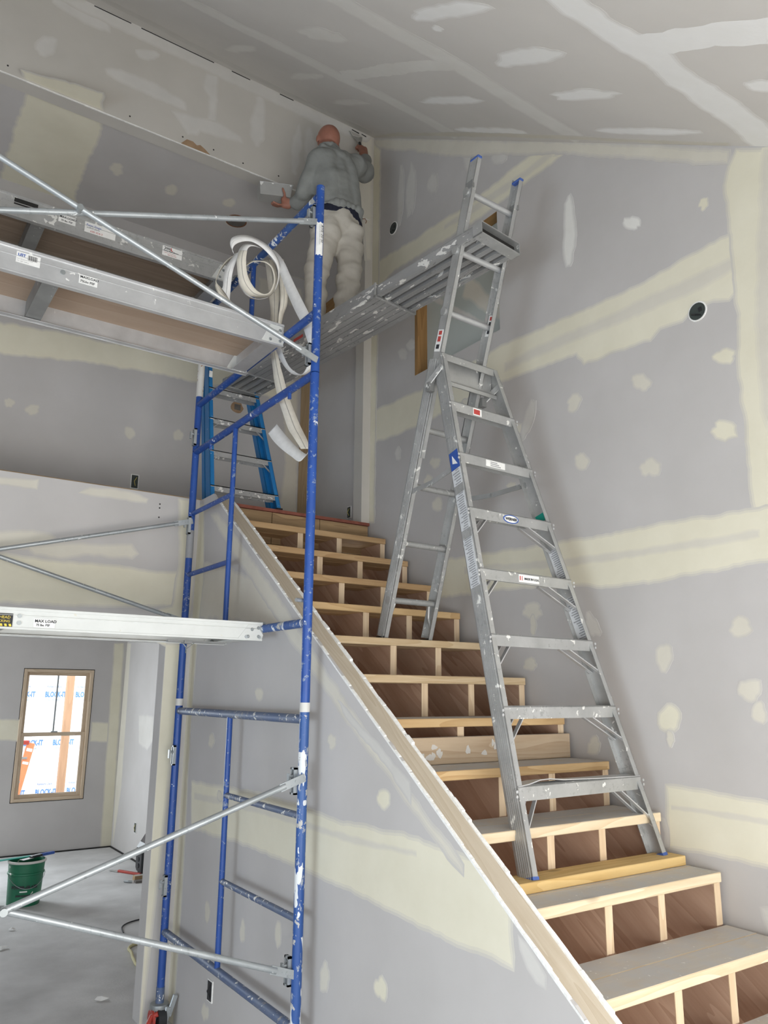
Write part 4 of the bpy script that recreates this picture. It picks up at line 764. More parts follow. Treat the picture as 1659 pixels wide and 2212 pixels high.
rect_frame(x0 + .034, x1 - .034, z0 + .034, zm + .022, .042, 9.952, 9.988, 'window_wood', 'window_wood_x', 'sash_rail', win)
mb = MB(); mb.box(2.115, 2.13, 9.995, 10.02, zm, z1 - .06); mb.build('muntin', 'zinc', win)
mb = MB(); mb.box(x0 + .07, x1 - .07, 10.005, 10.009, zm + .02, z1 - .07); mb.build('pane', 'glass', win)
mb = MB(); mb.box(x0 + .076, x1 - .076, 9.968, 9.972, z0 + .076, zm - .02); mb.build('pane', 'glass', win)
mb = MB(); mb.box(2.09, 2.16, 9.945, 9.975, zm + .02, zm + .035); mb.build('sash_lock', 'zinc', win)
mb = MB(); mb.box(-6, 9, 10.1, 22, -.25, -.12); structure('ground', mb, 'slab')
mb = MB(); mb.box(.4, 6.0, 12.25, 12.4, -.12, 3.0); wrapw = structure('wall_outside', mb, 'wrap', 'white house-wrapped wall seen through the window')
rw = random.Random(4)
for row, z in enumerate((.36, 1.03, 1.70)):
    for c in range(4):
        x = 2.02 + c * .42 + (row % 2) * .17
        text('BLOCK-IT', .105, (x, 12.247, z), (1, 0, 0), (0, 0, 1), 'wrap_blue', wrapw, sx=.62, bold=.004)
        text('HOUSE WRAP', .035, (x + .04, 12.247, z - .055), (1, 0, 0), (0, 0, 1), 'wrap_blue', wrapw, sx=.8)
        text('Kimberly-Clark', .045, (x + .02, 12.247, z + .13), (1, 0, 0), (0, 0, 1), 'ink_blue', wrapw, sx=.7)
mb = MB(); mb.box(2.50, 2.592, 11.2, 11.29, -.12, 3.0)
whole(mb.build('porch_post', 'post_wood', bevel=.004), 'reddish wooden post standing outside the window', 'post')
ol = thing('orange_ladder', 'orange ladder leaning outside beyond the lower window pane', 'ladder', (1.95, 10.95, -.12))
for dx in (0, .36):
    mb = MB(); mb.bar((1.80 - dx, 10.78, -.12), (2.085 - dx, 11.0, 1.14), (0, 1, 0), .03, .095); mb.build('rail', 'orange_fibreglass', ol, bevel=.004)
for t in (.2, .42, .64, .86):
    mb = MB(); mb.bar((1.80 + .285 * t, 10.78 + .22 * t, -.12 + 1.26 * t), (1.44 + .285 * t, 10.78 + .22 * t, -.12 + 1.26 * t), (0, 1, 0), .07, .025); mb.build('step', 'alu', ol)
mb = MB(); mb.bar((2.05, 10.98, 1.15), (1.69, 10.98, 1.15), (0, 1, 0), .12, .05); mb.build('top_cap', 'red_handle', ol, bevel=.006)
for t, w in ((.92, .05), (.80, .04), (.35, .06)):
    mb = MB(); mb.bar((1.80 + .285 * t, 10.764 + .22 * t, -.12 + 1.26 * t), (1.80 + .285 * (t + w * .6), 10.764 + .22 * (t + w * .6), -.12 + 1.26 * (t + w * .6)), (0, 1, 0), .002, .07); mb.build('sticker', 'white_label', ol)

# ---------------------------------------------------------------- holes, boxes and wiring
def round_hole(par_label, c, nrm_, r, label):
    t = thing('ceiling_box' if abs(nrm_[2]) > .5 else 'fixture_box', label, 'electrical box', c)
    c = V3(c); n_ = nrm(nrm_)
    mb = MB(); mb.disc(c - n_ * .001, n_, r * 1.16, .003, 24); mb.build('cut_rim', 'gypsum', t)
    mb = MB(); mb.disc(c, n_, r, .0035, 24); mb.build('box_face', 'box_green', t)
    a = nrm(np.cross(n_, (0.3, .2, 1))); b_ = np.cross(n_, a)
    mb = MB(); mb.tube([c + n_ * .004 + a * r * .7, c + n_ * .012 + a * r * .2 + b_ * r * .4, c + n_ * .006 - a * r * .3 + b_ * r * .7], .004, 6); mb.build('wire', 'black_plastic', t)
    mb = MB(); mb.bar(c + n_ * .004 - a * r * .6, c + n_ * .004 - a * r * .2, b_, r * .5, .004); mb.build('bracket', 'rubber_black', t)
    return t
round_hole('', (XR - .001, 1.937, 3.551), (-1, 0, 0), .042, 'round dark box in the right wall near a wide taped joint')
round_hole('', (XR - .001, 4.441, 5.328), (-1, 0, 0), .046, 'small round dark box high on the wall right of the man')
t = thing('recessed_light', 'round dark recessed light can in the loft ceiling', 'light can', (2.165, 5.385, 5.56))
mb = MB(); mb.lathe((2.165, 5.385, 5.555), [(.085, -.003), (.085, .004), (.07, .0045), (.07, .0)], 24); mb.build('rim', 'rust', t, smooth=True)
mb = MB(); mb.disc((2.165, 5.385, 5.553), (0, 0, 1), .075, .004, 24); mb.build('can', 'dirt', t)
def wall_box(c, nrm_, w, h, label, sub='box_green', wm='wire_yellow'):
    t = thing('outlet_box', label, 'electrical box', c)
    c = V3(c); n_ = nrm(nrm_); s_ = nrm(np.cross((0, 0, 1), n_))
    mb = MB(); mb.bar(c - V3((0, 0, h / 2)), c + V3((0, 0, h / 2)), s_, w, .006); mb.build('cut_rim', 'gypsum', t)
    mb = MB(); mb.bar(c + n_ * .002 - V3((0, 0, h * .44)), c + n_ * .002 + V3((0, 0, h * .44)), s_, w * .8, .006); mb.build('box_face', sub, t)
    mb = MB(); mb.tube([c + n_ * .006 + s_ * w * .2 + V3((0, 0, h * .3)), c + n_ * .014 - s_ * w * .1, c + n_ * .006 + s_ * w * .1 - V3((0, 0, h * .3))], .003, 6); mb.build('wire', wm, t)
    mb = MB(); mb.disc(c + n_ * .005 + s_ * w * .12 + V3((0, 0, h * .22)), n_, w * .15, .003, 10); mb.build('knockout', 'rubber_black', t)
    return t
wall_box((1.664, 5.897, 3.375), (0, -1, 0), .062, .115, 'green and black outlet box above the loft edge wall')
wall_box((XR - .003, 5.016, 3.16), (-1, 0, 0), .055, .095, 'black outlet box low on the loft wall by the landing')
wall_box((XK - .003, 4.14, .311), (-1, 0, 0), .062, .10, 'black outlet slot low in the stair side wall', 'rubber_black', 'rubber_black')
wall_box((2.877, 9.053, .331), (-1, 0, 0), .06, .11, 'grey outlet box in the bright back room wall')
t = thing('switch_box', 'brown hole for a switch box seen behind the blue ladder', 'electrical box', (2.475, 5.898, 4.164))
mb = MB(); r3 = random.Random(2); mb.prism([(2.475 + .058 * math.cos(a * .45) * r3.uniform(.85, 1.05), 5.897, 4.164 + .058 * math.sin(a * .45) * r3.uniform(.85, 1.0)) for a in range(14)], (0, .004, 0)); mb.build('cut_edge', 'torn_paper', t)
mb = MB(); mb.box(2.45, 2.505, 5.893, 5.896, 4.14, 4.19); mb.build('box_face', 'dirt', t)
t = thing('wire_hole', 'dark cut hole with a wire beside the man', 'electrical box', (2.968, YH - .002, 5.216))
mb = MB(); mb.prism([(2.955, YH - .002, 5.17), (2.985, YH - .002, 5.20), (2.988, YH - .002, 5.262), (2.96, YH - .002, 5.24)], (0, .002, 0)); mb.build('opening', 'dark_gap', t)
mb = MB(); mb.tube([(2.962, YH - .003, 5.20), (2.968, YH - .02, 5.215), (2.97, YH - .006, 5.235)], .004, 6); mb.build('wire', 'paper_white', t)
mb = MB(); mb.tube([(2.955, YH - .003, 5.52), (2.99, YH - .02, 5.528), (3.004, YH - .02, 5.51), (3.006, YH - .003, 5.50)], .003, 6)
whole(mb.build('bent_wire', 'rust'), 'short bent wire sticking out of the wall by the corner', 'wire')

# ---------------------------------------------------------------- scaffold
XS, YR_, YL_ = 1.673, 3.065, 4.615
PR = .0215
def clip(mb, y, z, sgn):
    """slotted brace lock on the post, facing -X"""
    for dy in (-.014, .014): mb.box(XS - PR - .012, XS - PR + .004, y + dy - .004, y + dy + .004, z - .055, z + .055)
    mb.box(XS - PR - .012, XS - PR + .004, y - .018, y + .018, z + .047, z + .055); mb.box(XS - PR - .012, XS - PR + .004, y - .018, y + .018, z - .055, z - .047)
    mb.tube([(XS - PR - .03, y, z + .02), (XS - PR, y, z + .02)], .007, 8)
    mb.box(XS - PR - .034, XS - PR - .026, y - .009, y + .009, z - .015, z + .032)
def frame(z0, z1, bars, inner_y, inner_z, rung_z, rung_to, clips, label, dx=0, worn=False, sleeves=()):
    t = thing('scaffold_section', label, 'scaffold frame', (XS + dx, (YR_ + YL_) / 2, z0))
    for y in (YR_, YL_):
        mb = MB(); mb.tube([(XS + dx, y, z0), (XS + dx, y, z1)], PR, 14)
        mb.build('post', 'steel_blue_worn' if worn and y == YR_ else 'steel_blue', t, smooth=True)
    for z, mt in bars:
        mb = MB(); mb.tube([(XS + dx, YR_ + PR * .6, z), (XS + dx, YL_ - PR * .6, z)], .0205, 12); mb.build('cross_bar', mt, t, smooth=True)
    if inner_y:
        mb = MB(); mb.tube([(XS + dx, inner_y, inner_z[0]), (XS + dx, inner_y, inner_z[1])], .0145, 10); mb.build('inner_post', 'steel_blue', t, smooth=True)
        for z in rung_z:
            mb = MB(); mb.tube([(XS + dx, inner_y, z), (XS + dx, rung_to - PR * .6 * (1 if rung_to > inner_y else -1), z)], .0145, 10); mb.build('rung', 'steel_bar_worn' if worn else 'steel_blue', t, smooth=True)
    for y, z in clips:
        mb = MB(); m2 = MB(); clip(m2, y, z, 1); mb.add([(p[0] + dx, p[1], p[2]) for p in m2.v], m2.f); mb.build('brace_lock', 'galvanised', t)
    for y, za, zb in sleeves:
        mb = MB(); mb.tube([(XS + dx, y, za), (XS + dx, y, zb)], PR + .0012, 14); mb.build('coupling_sleeve', 'steel_sleeve', t, smooth=True)
    return t
F1 = dict(z0=.145, z1=1.715, bars=((.49, 'steel_bar_worn'), (1.685, 'steel_bar_worn')), inner_y=3.86, inner_z=(.49, 1.685), rung_z=(1.29, .89), rung_to=YR_, clips=((YR_ + .03, 1.43), (YR_ + .03, .70), (YL_ - .03, 1.435), (YL_ - .03, .735)))
F2 = dict(z0=1.755, z1=3.285, bars=((2.10, 'steel_blue_worn'), (3.285, 'steel_blue')), inner_y=3.99, inner_z=(2.10, 3.285), rung_z=(2.88, 2.495), rung_to=YL_, clips=((YL_ - .03, 2.80),))
F3 = dict(z0=3.29, z1=4.30, bars=((3.605, 'steel_blue'), (4.25, 'steel_blue_worn')), inner_y=3.85, inner_z=(3.605, 4.25), rung_z=(), rung_to=YR_, clips=((YR_ + .025, 3.385), (YR_ + .025, 4.135), (YL_ - .03, 3.375)))
f1 = frame(label='worn blue scaffold frame standing on the floor, lowest of three', worn=True, sleeves=((YR_, 1.715, 1.755), (YL_, 1.715, 1.755)), **F1)
f2 = frame(label='blue scaffold frame carrying the lower pale plank, middle of three', **F2)
f3 = frame(label='short blue scaffold frame with a white sticker, topmost of three', **F3)
# frames at the far end of the bay, out of the picture to the left
DXF = -2.26
frame(label='blue scaffold frame at the other end of the bay, on the floor', dx=DXF, **F1)
frame(label='blue scaffold frame at the other end of the bay, halfway up', dx=DXF, **F2)
frame(label='blue scaffold frame at the other end of the bay, at the top', dx=DXF, **F3)
# stickers and worn patches on the posts
mb = MB()
vs = []; fs = []
for i in range(9):
    a = math.radians(200 + i * 12)
    for z in (3.905, 4.085): vs.append((XS + math.cos(a) * (PR + .0015), YR_ + math.sin(a) * (PR + .0015), z + .004 * math.sin(i * 1.7)))
fs = [(2 * i, 2 * i + 2, 2 * i + 3, 2 * i + 1) for i in range(8)]
mb.add(vs, fs); stk = mb.build('sticker', 'white_label', f3, smooth=True, label='torn white sticker on the post')
text('AVE 20 St', .020, (XS - .004, YR_ - PR - .0045, 4.07), (0, 0, -1), (1, 0, 0), 'ink', stk, sx=1.2)
text('Scaffold & Ladder Rentals', .009, (XS - .013, YR_ - PR - .0035, 4.07), (0, 0, -1), (1, 0, 0), 'ink_grey', stk, sx=1.2)
mb = MB(); mb.tube([(XS, YL_, 3.66), (XS, YL_, 3.95)], PR + .0015, 14); mb.build('worn_sleeve', 'steel_sleeve', f3, smooth=True, label='white worn length of the post')
mb = MB(); mb.tube([(XS, YL_, 2.60), (XS, YL_, 2.775)], PR + .0012, 14); mb.build('scraped_label', 'ink_grey', f2, smooth=True, label='scraped grey label round the post')
for y, z in ((YR_ + .03, 2.20), ):
    mb = MB(); mb.tube([(XS - .05, y - .01, z), (XS, y, z)], .009, 8); mb.build('lock_pin', 'galvanised', f2)
for z, y in ((3.238, 3.30), (3.238, 4.33)):
    mb = MB(); mb.disc((XS - .012, y, z + .02), (0, 0, -1), .010, .03, 8); mb.build('lug', 'steel_blue', f2)
# cross braces
def brace(label, y, za0, za1, zb0, zb1, dy=.0):
    x0, x1 = XS - .05, XS + DXF + .05
    t = thing('cross_brace', label, 'scaffold brace', ((x0 + x1) / 2, y, (za0 + za1) / 2))
    for i, (a, b_) in enumerate(((za0, za1), (zb0, zb1))):
        yy = y - .013 + .026 * i
        d = nrm((x1 - x0, 0, b_ - a))
        mb = MB(); mb.tube([V3((x0, yy, a)) + d * .05, V3((x1, yy, b_)) - d * .05], .0125, 10); tb = mb.build('tube', 'galvanised', t, smooth=True)
        for p, s_ in (((x0, yy, a), 1), ((x1, yy, b_), -1)):
            p = V3(p); mb = MB(); mb.bar(p - d * s_ * .045, p + d * s_ * .075, (0, 1, 0), .006, .032); mb.disc(p - V3((0, .006, 0)), (0, 1, 0), .006, .012, 8); mb.build('flat_end', 'galvanised', tb)
    mb = MB(); mb.disc(((x0 + x1) / 2, y - .032, (za0 + za1 + zb0 + zb1) / 4), (0, 1, 0), .013, .05, 12); mb.build('rivet', 'zinc', t)
    return t
brace('galvanised cross brace near the floor, in front of the green pail', YR_ - .02, 1.435, .73, .705, 1.455)
brace('thin galvanised cross brace in front of the loft edge wall', YL_ - .03, 2.815, 2.22, 2.22, 2.815)
brace('galvanised cross brace crossing the two upper planks', YR_ - .02, 3.355, 4.08, 4.08, 3.34)

# scaffold planks
def plank(label, y0, y1, z0, z1, xe, ply, rail, xcross, lower=False):
    xa = XS + DXF + .03
    t = thing('scaffold_plank', label, 'scaffold plank', ((xe + xa) / 2, (y0 + y1) / 2, z0))
    for s_, y in ((1, y0), (-1, y1)):
        mb = MB()
        mb.box(xa, xe, min(y, y + s_ * .004), max(y, y + s_ * .004), z0, z1)                       # web
        mb.box(xa, xe, min(y, y + s_ * .030), max(y, y + s_ * .030), z0, z0 + .004)                # lower lip
        mb.box(xa, xe, min(y - s_ * .006, y + s_ * .026), max(y - s_ * .006, y + s_ * .026), z1 - .012, z1)  # top nose
        mb.box(xa, xe, min(y - s_ * .003, y + s_ * .001), max(y - s_ * .003, y + s_ * .001), z0 - .003, z0 + .006)
        mb.box(xa, xe, min(y - s_ * .0025, y), max(y - s_ * .0025, y), z0 + (z1 - z0) * .62, z0 + (z1 - z0) * .66)
        mb.build('side_rail', rail, t, bevel=.001)
    mb = MB(); mb.box(xa, xe - .06, y0 + .004, y1 - .004, z1 - .022, z1 - .010); mb.build('plywood_deck', ply, t)
    for x in xcross:
        mb = MB(); mb.box(x, x + .045, y0 + .005, y1 - .005, z0 + .012, z1 - .022); mb.box(x, x + .07, y0 + .005, y1 - .005, z0 + .008, z0 + .014); mb.build('cross_member', 'alu_dark', t)
    mb = MB(); mb.box(xe - .065, xe - .02, y0 + .004, y1 - .004, z0 + .004, z1 - .012); mb.box(xe - .10, xe - .065, y0 + .004, y1 - .004, z0 + .004, z0 + .008); mb.build('end_channel', rail, t)
    hh = z1 - z0
    for y in (y0 - .0025, y1 - .0075):
        mb = MB(); mb.prism([(xe - .125, y, z0 + .006), (xe - .004, y, z0 + .003), (xe + .004, y, z0 + hh * .30), (xe - .012, y, z0 + hh * .55), (xe - .012, y, z1 - .014), (xe - .075, y, z1 - .014)], (0, .003, 0))
        hk = mb.build('hook_plate', 'alu_white', t)
    for s_, y in ((1, y0 - .0025), (1, y1 - .0075)):
        for dx_, dz in ((-.075, .022), (-.055, .07), (-.02, .024), (-.022, .082)):
            mb = MB(); mb.disc((xe + dx_, y, z0 + dz * (z1 - z0) / .12), (0, -1, 0), .0085, .006, 10, .005); mb.build('rivet', 'zinc', t)
    return t
bz = 3.605
p1 = plank('clean aluminium scaffold plank with reddish plywood underside, near the white tape', 3.372, 3.83, 3.535, 3.655, 1.65, 'ply_red', 'alu_bright', (.49, -.15))
p2 = plank('older grey scaffold plank with dark plywood underside, highest of the planks', 4.05, 4.52, 4.195, 4.315, 1.62, 'ply_dark', 'alu', (.50, -.2))
p3 = plank('pale scaffold plank on the middle frame at eye level, lowest of the planks', 3.495, 3.955, 2.042, 2.128, 1.66, 'ply_dark', 'alu_white', (.47, -.2), True)
for t, y0, y1, z, xe in ((p1, 3.372, 3.83, 3.605, 1.65), (p2, 4.05, 4.52, 4.25, 1.62), (p3, 3.495, 3.955, 2.10, 1.66)):
    for y in (y0 + .03, y1 - .03):
        mb = MB(); pts = []
        for a in range(-20, 150, 20): pts.append((XS - math.cos(math.radians(a + 20)) * .028, y, z + math.sin(math.radians(a + 20)) * .028))
        mb.tube([(xe - .03, y, z - .01)] + pts, .007, 8); mb.build('hook', 'zinc', t, smooth=True)
def sticker(par, x0, x1, z0, z1, y, mat='white_label', rot=0, lab=None):
    mb = MB(); mb.box(x0, x1, y - .0016, y, z0, z1); return mb.build('sticker', mat, par, **({'label': lab} if lab else {}))
X_, Z_ = (1, 0, 0), (0, 0, 1)
yf = 3.372 - .0008
s = sticker(p1, .372, .468, 3.583, 3.633, yf); text('LIST', .017, (.378, yf - .002, 3.614), X_, Z_, 'ink_blue', s, bold=.0006)
mb = MB(); [mb.box(.418 + i * .0027, .418 + i * .0027 + (.0016 if i % 3 else .0008), yf - .0024, yf - .0017, 3.604, 3.627) for i in range(14)]; mb.build('barcode', 'ink', s)
text('Non-slip aluminum plank', .0062, (.376, yf - .002, 3.598), X_, Z_, 'ink_grey', s); text('7 ft  stage  scaffold', .0062, (.376, yf - .002, 3.588), X_, Z_, 'ink_grey', s)
s = sticker(p1, .632, .712, 3.568, 3.612, yf); text('MAXLOAD', .0165, (.636, yf - .002, 3.594), X_, Z_, 'ink', s, bold=.0003); text('75Lbs PSF', .0155, (.637, yf - .002, 3.574), X_, Z_, 'ink', s, bold=.0003)
mb = MB(); mb.disc((.563, 3.371, 3.595), (0, -1, 0), .011, .004, 14); mb.build('rivet', 'zinc', p1)
yf = 4.05 - .0008
s = sticker(p2, .625, .712, 4.243, 4.289, yf); text('MAX LOAD', .0165, (.629, yf - .002, 4.270), X_, Z_, 'ink', s, bold=.0003); text('75 lbs. PSF', .0135, (.638, yf - .002, 4.250), X_, Z_, 'ink', s, bold=.0003)
s = sticker(p2, .76, .925, 4.232, 4.293, yf); text('Paint Stage', .018, (.768, yf - .002, 4.270), X_, Z_, 'ink_blue', s); text('scaffold planks', .012, (.770, yf - .002, 4.257), X_, Z_, 'ink', s); text('630-354-2', .016, (.79, yf - .002, 4.237), X_, Z_, 'ink_red', s)
s = sticker(p2, 1.19, 1.306, 4.242, 4.302, yf); text('200L', .021, (1.20, yf - .002, 4.282), X_, Z_, 'ink', s, bold=.0005); text('L', .026, (1.238, yf - .0024, 4.279), X_, Z_, 'ink_red', s, bold=.001); text('Power Plank Motors', .0105, (1.197, yf - .002, 4.270), X_, Z_, 'ink', s, bold=.0003)
text('scaffold rentals and sales', .007, (1.20, yf - .002, 4.259), X_, Z_, 'ink_red', s); text('830-354-1100', .009, (1.222, yf - .002, 4.247), X_, Z_, 'ink_red', s)
mb = MB(); mb.box(.405, .52, 4.0482, 4.05, 4.262, 4.298); s = mb.build('slot', 'dark_gap', p2, label='dark slot full of leaves and grime')
yf = 3.495 - .0008
s = sticker(p3, .44, .542, 2.048, 2.102, yf, 'rubber_black'); text('BULKHEAD', .016, (.452, yf - .002, 2.081), X_, Z_, 'label_yellow', s, sx=1); text('TRUCKING', .014, (.462, yf - .002, 2.066), X_, Z_, 'label_yellow', s)
mb = MB()
for i in range(6):
    xx = .445 + i * .0165
    mb.prism([(xx, yf - .0024, 2.060), (xx + .009, yf - .0024, 2.060), (xx + .012, yf - .0024, 2.050), (xx + .003, yf - .0024, 2.050)], (0, .0006, 0))
mb.build('warning_stripes', 'label_yellow', s)
s = sticker(p3, .622, .706, 2.052, 2.087, yf); text('MAX LOAD', .0165, (.626, yf - .002, 2.072), X_, Z_, 'ink', s, bold=.0004); text('75 lbs. PSF', .0125, (.632, yf - .002, 2.057), X_, Z_, 'ink', s, bold=.0003)
for z in (2.094, 2.066):
    mb = MB(); mb.disc((.567, 3.4945, z), (0, -1, 0), .0085, .004, 14); mb.build('rivet', 'zinc', p3)
mb = MB(); mb.prism([(1.56, 3.4935, 2.045), (1.662, 3.4935, 2.045), (1.662, 3.4935, 2.112), (1.625, 3.4935, 2.112), (1.56, 3.4935, 2.062)], (0, .002, 0)); mb.build('gusset_plate', 'zinc', p3)
for x, z in ((1.575, 2.056), (1.645, 2.100), (1.645, 2.055)):
    mb = MB(); mb.disc((x, 3.493, z), (0, -1, 0), .008, .004, 10); mb.build('rivet', 'galvanised', p3)
mb = MB(); mb.box(1.30, 1.60, 3.80, 3.83, 2.036, 2.046); mb.box(1.38, 1.42, 3.79, 3.84, 2.030, 2.046); mb.build('slide_lock', 'alu_dark', p3)
mb = MB(); mb.tube([(1.37, 3.82, 2.045), (1.40, 3.82, 2.015), (1.405, 3.83, 2.0), (1.40, 3.82, 1.985)], .0025, 6); mb.tube([(1.405, 3.83, 2.005), (1.45, 3.82, 2.042)], .002, 6); mb.build('tie_wire', 'zinc', p3, label='twisted end of tie wire')

# caster under the left post
t = thing('caster', 'scaffold caster with brake lever and a red band at the post foot', 'caster', (XS, YL_, 0))
mb = MB(); mb.tube([(XS, YL_, .13), (XS, YL_, .215)], PR + .0016, 14); mb.build('stem', 'steel_bar_worn', t, smooth=True)
mb = MB(); mb.lathe((XS, YL_, .105), [(.0, .032), (.026, .032), (.05, .028), (.052, .016), (.05, .004), (.036, .0), (0, 0)], 24); mb.build('swivel_ring', 'zinc', t, smooth=True)
mb = MB()
for i in range(26):
    a = 2 * math.pi * i / 26; c_, s_ = math.cos(a), math.sin(a)
    mb.box(XS + c_ * .049 - .0025, XS + c_ * .049 + .0025, YL_ + s_ * .049 - .0025, YL_ + s_ * .049 + .0025, .105, .114)
o = mb.build('ring_teeth', 'galvanised', t); o['kind'] = 'stuff'
mb = MB(); mb.box(XS - .03, XS + .03, YL_ - .045, YL_ + .03, .088, .105); mb.prism([(XS - .034, YL_ - .05, .10), (XS - .034, YL_ + .03, .10), (XS - .034, YL_ + .01, .05), (XS - .034, YL_ - .03, .045)], (.006, 0, 0)); mb.prism([(XS + .028, YL_ - .05, .10), (XS + .028, YL_ + .03, .10), (XS + .028, YL_ + .01, .05), (XS + .028, YL_ - .03, .045)], (.006, 0, 0)); mb.build('fork', 'galvanised', t)
mb = MB(); mb.tube([(XS - .022, YL_ - .012, .0635), (XS + .022, YL_ - .012, .0635)], .0635, 22); mb.build('wheel', 'rubber_black', t, smooth=True)
mb = MB(); mb.tube([(XS - .05, YL_ - .012, .0635), (XS - .038, YL_ - .012, .0635)], .05, 20); mb.tube([(XS - .085, YL_ - .06, .045), (XS - .05, YL_ - .03, .085), (XS - .02, YL_ - .05, .10)], .014, 10); mb.build('red_band', 'red_handle', t, smooth=True)
mb = MB(); mb.bar((XS + .01, YL_ - .055, .035), (XS + .035, YL_ - .05, .125), (0, 1, 0), .012, .035); mb.bar((XS + .034, YL_ - .05, .075), (XS + .072, YL_ - .045, .175), (0, 1, 0), .014, .03); mb.build('brake_lever', 'galvanised', t, bevel=.004)
# second wheels stand under the other posts, outside the picture
for y, dx in ((YR_, 0), (YR_, DXF), (YL_, DXF)):
    t2 = thing('caster', 'scaffold caster under the %s post, below the picture' % ('near' if dx == 0 else ('other near' if y == YR_ else 'other back')), 'caster', (XS + dx, y, 0))
    mb = MB(); mb.tube([(XS + dx, y, .105), (XS + dx, y, .15)], PR, 12); mb.lathe((XS + dx, y, .10), [(0, .03), (.05, .028), (.05, .004), (0, 0)], 16); mb.build('stem', 'zinc', t2)
    mb = MB(); mb.tube([(XS + dx - .022, y, .0635), (XS + dx + .022, y, .0635)], .0635, 18); mb.build('wheel', 'rubber_black', t2, smooth=True)
    mb = MB(); mb.box(XS + dx - .034, XS + dx - .028, y - .03, y + .03, .05, .105); mb.box(XS + dx + .028, XS + dx + .034, y - .03, y + .03, .05, .105); mb.build('fork', 'galvanised', t2)

# ---------------------------------------------------------------- aluminium combination ladder on the stair
PH = .039
HX, HY, HZ = 2.552, 2.95, 3.532
def Lw(lx, ly, z):
    c_, s_ = math.cos(PH), math.sin(PH); return V3((HX + c_ * lx - s_ * ly, HY + s_ * lx + c_ * ly, z))
ux, uy = V3((math.cos(PH), math.sin(PH), 0)), V3((-math.sin(PH), math.cos(PH), 0))
lad = thing('combination_ladder', 'tall aluminium ladder with a long extension standing on the stair treads', 'ladder', (2.5, 2.8, 1.145))
zf, zr = tz(5) + .0385, tz(10) + .0005
FLt, FLb = Lw(-.199, 0, HZ), Lw(-.410, -.721, zf)
FRt, FRb = Lw(.199, 0, HZ), Lw(.410, -.721, zf)
def rail_channel(p0, p1, inward, back, depth, fl, name, ridged, par, mt='alu', thick=.003):
    """web on the outside, flanges turned inward; p0-p1 is the outer front edge"""
    d = nrm(V3(p1) - V3(p0)); iw = nrm(V3(inward) - d * np.dot(inward, d)); bk = V3(back) - d * np.dot(back, d); bk = nrm(bk - iw * np.dot(bk, iw))
    L = V3(p1) - V3(p0)
    mb = MB(); mb.para(p0, iw * thick, bk * depth, L); mb.para(p0, iw * fl, bk * thick, L); mb.para(V3(p0) + bk * (depth - thick), iw * fl, bk * thick, L)
    if ridged:
        for i in range(6):
            q = V3(p0) + bk * (depth * (.12 + .135 * i)) - iw * .0022; mb.para(q, iw * .003, bk * depth * .055, L)
    return mb.build(name, mt, par), iw, bk, d
flr, iwL, bkL, dL = rail_channel(FLb, FLt, ux, uy, .078, .028, 'front_rail', True, lad)
frr, iwR, bkR, dR = rail_channel(FRb, FRt, -ux, uy, .078, .028, 'front_rail', True, lad)
for p, iw, bk, d in ((FLb, iwL, bkL, dL), (FRb, iwR, bkR, dR)):
    mb = MB(); mb.para(p - iw * .002 - bk * .002 + d * .0, iw * .032, bk * .082, d * .012); mb.build('foot_pad', 'plastic_blue', lad)
def on(pb, pt, z): return pb + (pt - pb) * ((z - pb[2]) / (pt[2] - pb[2]))
steps = (1.425, 1.725, 2.022, 2.318, 2.617, 2.908, 3.204)
zst = []
for i, z in enumerate(steps):
    a, b_ = on(FLb, FLt, z) + iwL * .003, on(FRb, FRt, z) + iwR * .003
    L = b_ - a; a = a + uy * .003
    h = .055 if i == 0 else .05
    mb = MB(); mb.para(a - V3((0, 0, h / 2)), L, uy * .003, V3((0, 0, h))); mb.para(a + V3((0, 0, h / 2 - .004)), L, uy * .075, V3((0, 0, .004))); mb.para(a + uy * .072 - V3((0, 0, h / 2 - .012)), L, uy * .003, V3((0, 0, h - .012)))
    for k in range(5): mb.para(a + uy * (.008 + k * .014) + V3((0, 0, h / 2)), L, uy * .004, V3((0, 0, .0016)))
    st = mb.build('step', 'alu', lad); zst.append((st, a, L))
    for s_, (A, B, iw) in enumerate(((a, L, iwL), (a + L, -L, iwR))):
        for q in (.012, .03):
            mb = MB(); mb.disc(A + nrm(B) * -.012 + V3((0, 0, q - .02)) - uy * .003, -uy, .006, .003, 8); mb.build('rivet', 'alu_bright', st)
    if i <= 4:
        for s_ in (0, 1):
            A, B, iw = (a, nrm(L), iwL) if s_ == 0 else (a + L, -nrm(L), iwR)
            pb, pt = (FLb, FLt) if s_ == 0 else (FRb, FRt)
            drop = .15 if i == 0 else .125
            reach = .115 if s_ == 0 else .17
            if i == 0: reach = .105 if s_ == 0 else .14
            for yy in (.012, .065):
                lo = on(pb, pt, z - drop - .0) + iw * .006 + uy * yy
                hi = A + B * reach - V3((0, 0, h / 2 - .006)) + uy * yy
                mb = MB(); mb.bar(lo, hi, uy, .018, .005); mb.build('step_brace', 'alu_bright', lad)
mb = MB(); r5 = random.Random(8)      # the lowest step is dented
a, L = zst[0][1], zst[0][2]
prof = [(0, 0), (.08, .006), (.16, .018), (.24, .020), (.34, .012), (.6, .006), (1, .0)]
vs = []
for t_, h in prof: vs += [a + L * t_ + V3((0, 0, .029 + h)), a + L * t_ + uy * .074 + V3((0, 0, .031 + h * .4))]
mb.add(vs + [v - V3((0, 0, .004)) for v in vs], [(2 * i, 2 * i + 2, 2 * i + 3, 2 * i + 1) for i in range(6)] + [(14 + 2 * i, 2 * i + 15, 2 * i + 17, 2 * i + 16) for i in range(6)] + [(2 * i, 14 + 2 * i, 16 + 2 * i, 2 * i + 2) for i in range(6)])
